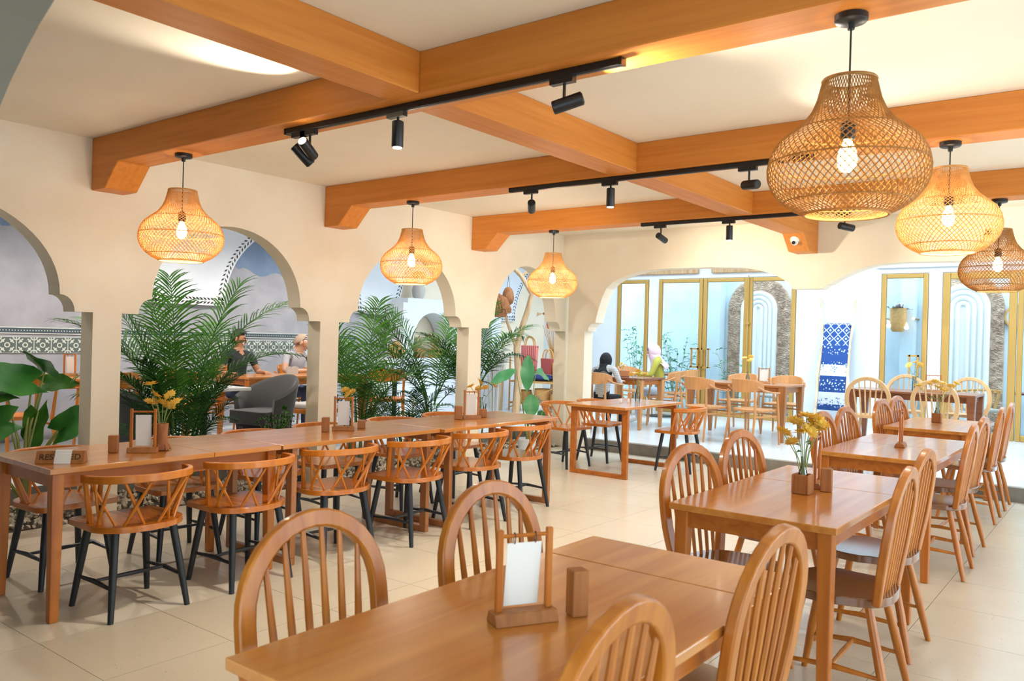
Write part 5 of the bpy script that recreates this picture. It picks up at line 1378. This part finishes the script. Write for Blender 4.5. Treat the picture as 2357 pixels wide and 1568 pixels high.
def face(root, hc, look, hair=None, hair_kind='short', scale=1.0):
    hc = Vector(hc); lk = Vector(look).normalized(); sd = lk.cross(Vector((0, 0, 1))).normalized(); upv = sd.cross(lk)
    B = Matrix((sd, lk, upv)).transposed().to_4x4(); B.translation = hc
    for s in (-1, 1):
        MB().ball((s*.031, .083, .004), .011, .006, .006, 8, 5).tf(B).build('eye', 'paper', root, True)
        MB().ball((s*.031, .088, .003), .0055, .004, .0055, 8, 5).tf(B).build('iris', 'hair_black', root, True)
        MB().tube([(s*.016, .09, .022), (s*.033, .089, .027), (s*.048, .078, .021)], .004, 5).tf(B).build('eyebrow', hair or 'hair_black', root, True)
        if hair: MB().ball((s*.081, .0, -.008), .012, .02, .03, 8, 6).tf(B).build('ear', 'skin_tan' if hair == 'hair_black' else 'skin', root, True)
    MB().tube([(-.024, .087, -.055), (0, .097, -.052), (.024, .087, -.055)], .006, 6).tf(B).build('mouth', 'textile_pink', root, True)
    if hair:
        vs = []; fs = []; n, m_ = 18, 9; top = 1.0
        hm = MB()
        for i in range(m_+1):
            for j in range(n):
                a = 2*PI*j/n; fr_ = math.sin(a)    # +1 = front
                lim = (.40 if hair_kind == 'short' else .30) + .62*min(1, max(0, -fr_*1.6+.25)) + (.2 if abs(fr_) < .3 else 0)
                th = (i/m_)*lim*PI*.72
                k = 1.0+(.06 if hair_kind == 'short' else .0)
                hm.v.append((.089*k*math.sin(th)*math.cos(a), .1*k*math.sin(th)*math.sin(a)-.006, .118*k*math.cos(th)-.005))
        for i in range(m_):
            for j in range(n): hm.f.append((i*n+j, i*n+(j+1) % n, (i+1)*n+(j+1) % n, (i+1)*n+j))
        o = hm.tf(B).build('hair', hair, root, True); sl = o.modifiers.new('t', 'SOLIDIFY'); sl.thickness = .012
def scarf(root, hc, look, m, drape=.24, back=.12, neck=(0, 0, 1.0)):
    """hood around the head open at the face, falling over the shoulders"""
    hc = Vector(hc); lk = Vector(look).normalized(); sd = lk.cross(Vector((0, 0, 1))).normalized(); upv = sd.cross(lk)
    B = Matrix((sd, lk, upv)).transposed().to_4x4(); B.translation = hc
    mb = MB(); n = 24; rows = []
    # rows from face rim backwards over the head
    for i in range(9):
        t = i/8; th = .62+(PI-.62)*t     # angle from the look axis
        row = []
        for j in range(n):
            a = 2*PI*j/n
            r = math.sin(th); y = math.cos(th)
            row.append(B @ Vector((.098*r*math.cos(a), .112*y-.0, .128*r*math.sin(a)-.01)))
        mb.v += [tuple(p) for p in row]
    for i in range(8):
        for j in range(n): mb.f.append((i*n+j, i*n+(j+1) % n, (i+1)*n+(j+1) % n, (i+1)*n+j))
    # drape: cone from jaw to shoulders
    o = len(mb.v); nk = Vector(neck)
    for i, (z, rx, ry, dz) in enumerate(((.0, .085, .1, 0), (.35, .08, .09, 0), (.7, .1, .1, 0), (1.0, .15, .135, 0))):
        c = (hc-Vector((0, 0, .05))).lerp(nk-Vector((0, 0, drape*.4)), z)
        for j in range(n):
            a = 2*PI*j/n; wob = 1+.06*math.sin(a*5+i)
            mb.v.append((c.x+rx*wob*math.cos(a), c.y+ry*wob*math.sin(a)-(back*.3*z), c.z-(.05*z*math.cos(a*3))))
    for i in range(3):
        for j in range(n): mb.f.append((o+i*n+j, o+i*n+(j+1) % n, o+(i+1)*n+(j+1) % n, o+(i+1)*n+j))
    ob = mb.build('headscarf', m, root, True); sl = ob.modifiers.new('t', 'SOLIDIFY'); sl.thickness = .006
    return ob
# man in the dark T-shirt, looking along the table
lk = (-.45, .8, -.25); hc = (.02, .10, 1.19)
J = seated([(-1, (-.27, .1, .76), (-.2, .33, .775), (.3, 1, 0)), (1, (.27, .08, .76), (.30, .3, .775), (-.2, 1, 0))], hc, lean=.06, look=lk)
p = person('person', 'man with black hair in a dark T-shirt behind the palm', (-8.92, 5.95, ZP), -PI/2, J, None, {'legs': 'jeans', 'top': 'tee_dark', 'skin': 'skin_tan', 'fore': 'skin_tan', 'shoe': 'pants_black'}, None)
face(p, hc, lk, 'hair_black')
# man in the pale grey T-shirt, reading
lk = (-.7, .55, -.45); hc = (-.02, .15, 1.15)
J = seated([(-1, (-.25, .16, .77), (-.14, .37, .785), (.3, 1, 0)), (1, (.25, .16, .77), (.0, .35, .785), (-1, .35, 0))], hc, lean=.1, look=lk)
p = person('person', 'man with cropped grey hair in a pale grey T-shirt reading', (-8.95, 6.84, ZP), -PI/2, J, None, {'legs': 'jeans', 'top': 'tee_grey', 'skin': 'skin', 'fore': 'skin', 'shoe': 'pants_black'}, None)
face(p, hc, lk, 'hair_grey', 'cropped')
# woman in the black scarf, seen from behind
lk = (-.2, .95, -.15); hc = (0, .10, 1.12)
J = seated([(-1, (-.26, .12, .76), (-.14, .36, .78), (.2, 1, 0)), (1, (.26, .12, .76), (.14, .36, .78), (-.2, 1, 0))], hc, lean=.08, look=lk)
p = person('person', 'woman in a black headscarf and striped shirt seen from behind', (-6.06, 10.0, ZP), 0, J, None, {'legs': 'pants_black', 'top': 'stripe_shirt', 'skin': 'skin', 'fore': 'stripe_shirt', 'shoe': 'shoe_white'}, None)
face(p, hc, lk); scarf(p, hc, lk, 'scarf_black', neck=(0, .06, 1.0)); p.scale = (.9, .9, .9)
# woman in the pink scarf, facing the table
lk = (-.25, .95, -.12); hc = (.0, .13, 1.14)
J = seated([(-1, (-.26, .16, .76), (-.12, .4, .78), (.3, 1, 0)), (1, (.26, .16, .76), (.12, .4, .78), (-.3, 1, 0))], hc, lean=.08, look=lk, knee_y=.36)
p = person('person', 'woman in a pale pink headscarf and yellow-green blouse', (-5.88, 11.47, ZP), PI/2+.45, J, None, {'legs': 'jeans_pale', 'top': 'blouse_lime', 'skin': 'skin', 'fore': 'blouse_lime', 'shoe': 'shoe_white'}, None)
face(p, hc, lk); scarf(p, hc, lk, 'scarf_pink', neck=(0, .075, 1.0))
# ---------------------------------------------------------------- unseen fill lamps, added to brighten the side room
for i, (x, y) in enumerate(((-8.0, 2.6), (-8.0, 4.9), (-8.0, 7.2))):
    t = thing('fill_lamp', 'added ceiling downlight %s in the side room' % ('first', 'second', 'third')[i], 'lamp', (x, y, 3.195), 0, 'added fill lamps of the side room')
    MB().lathe([(.09, 0), (.09, .004), (.06, .004)], 24).build('trim_ring', 'white_plastic', t, True); MB().lathe([(.058, -.002), (.058, .003)], 24).build('lens', 'lens_glow', t, True)
    spot('fill_spot', t, (0, 0, -.02), (0, 0, -1), 160, (1, .93, .85), 150, .5, .08)
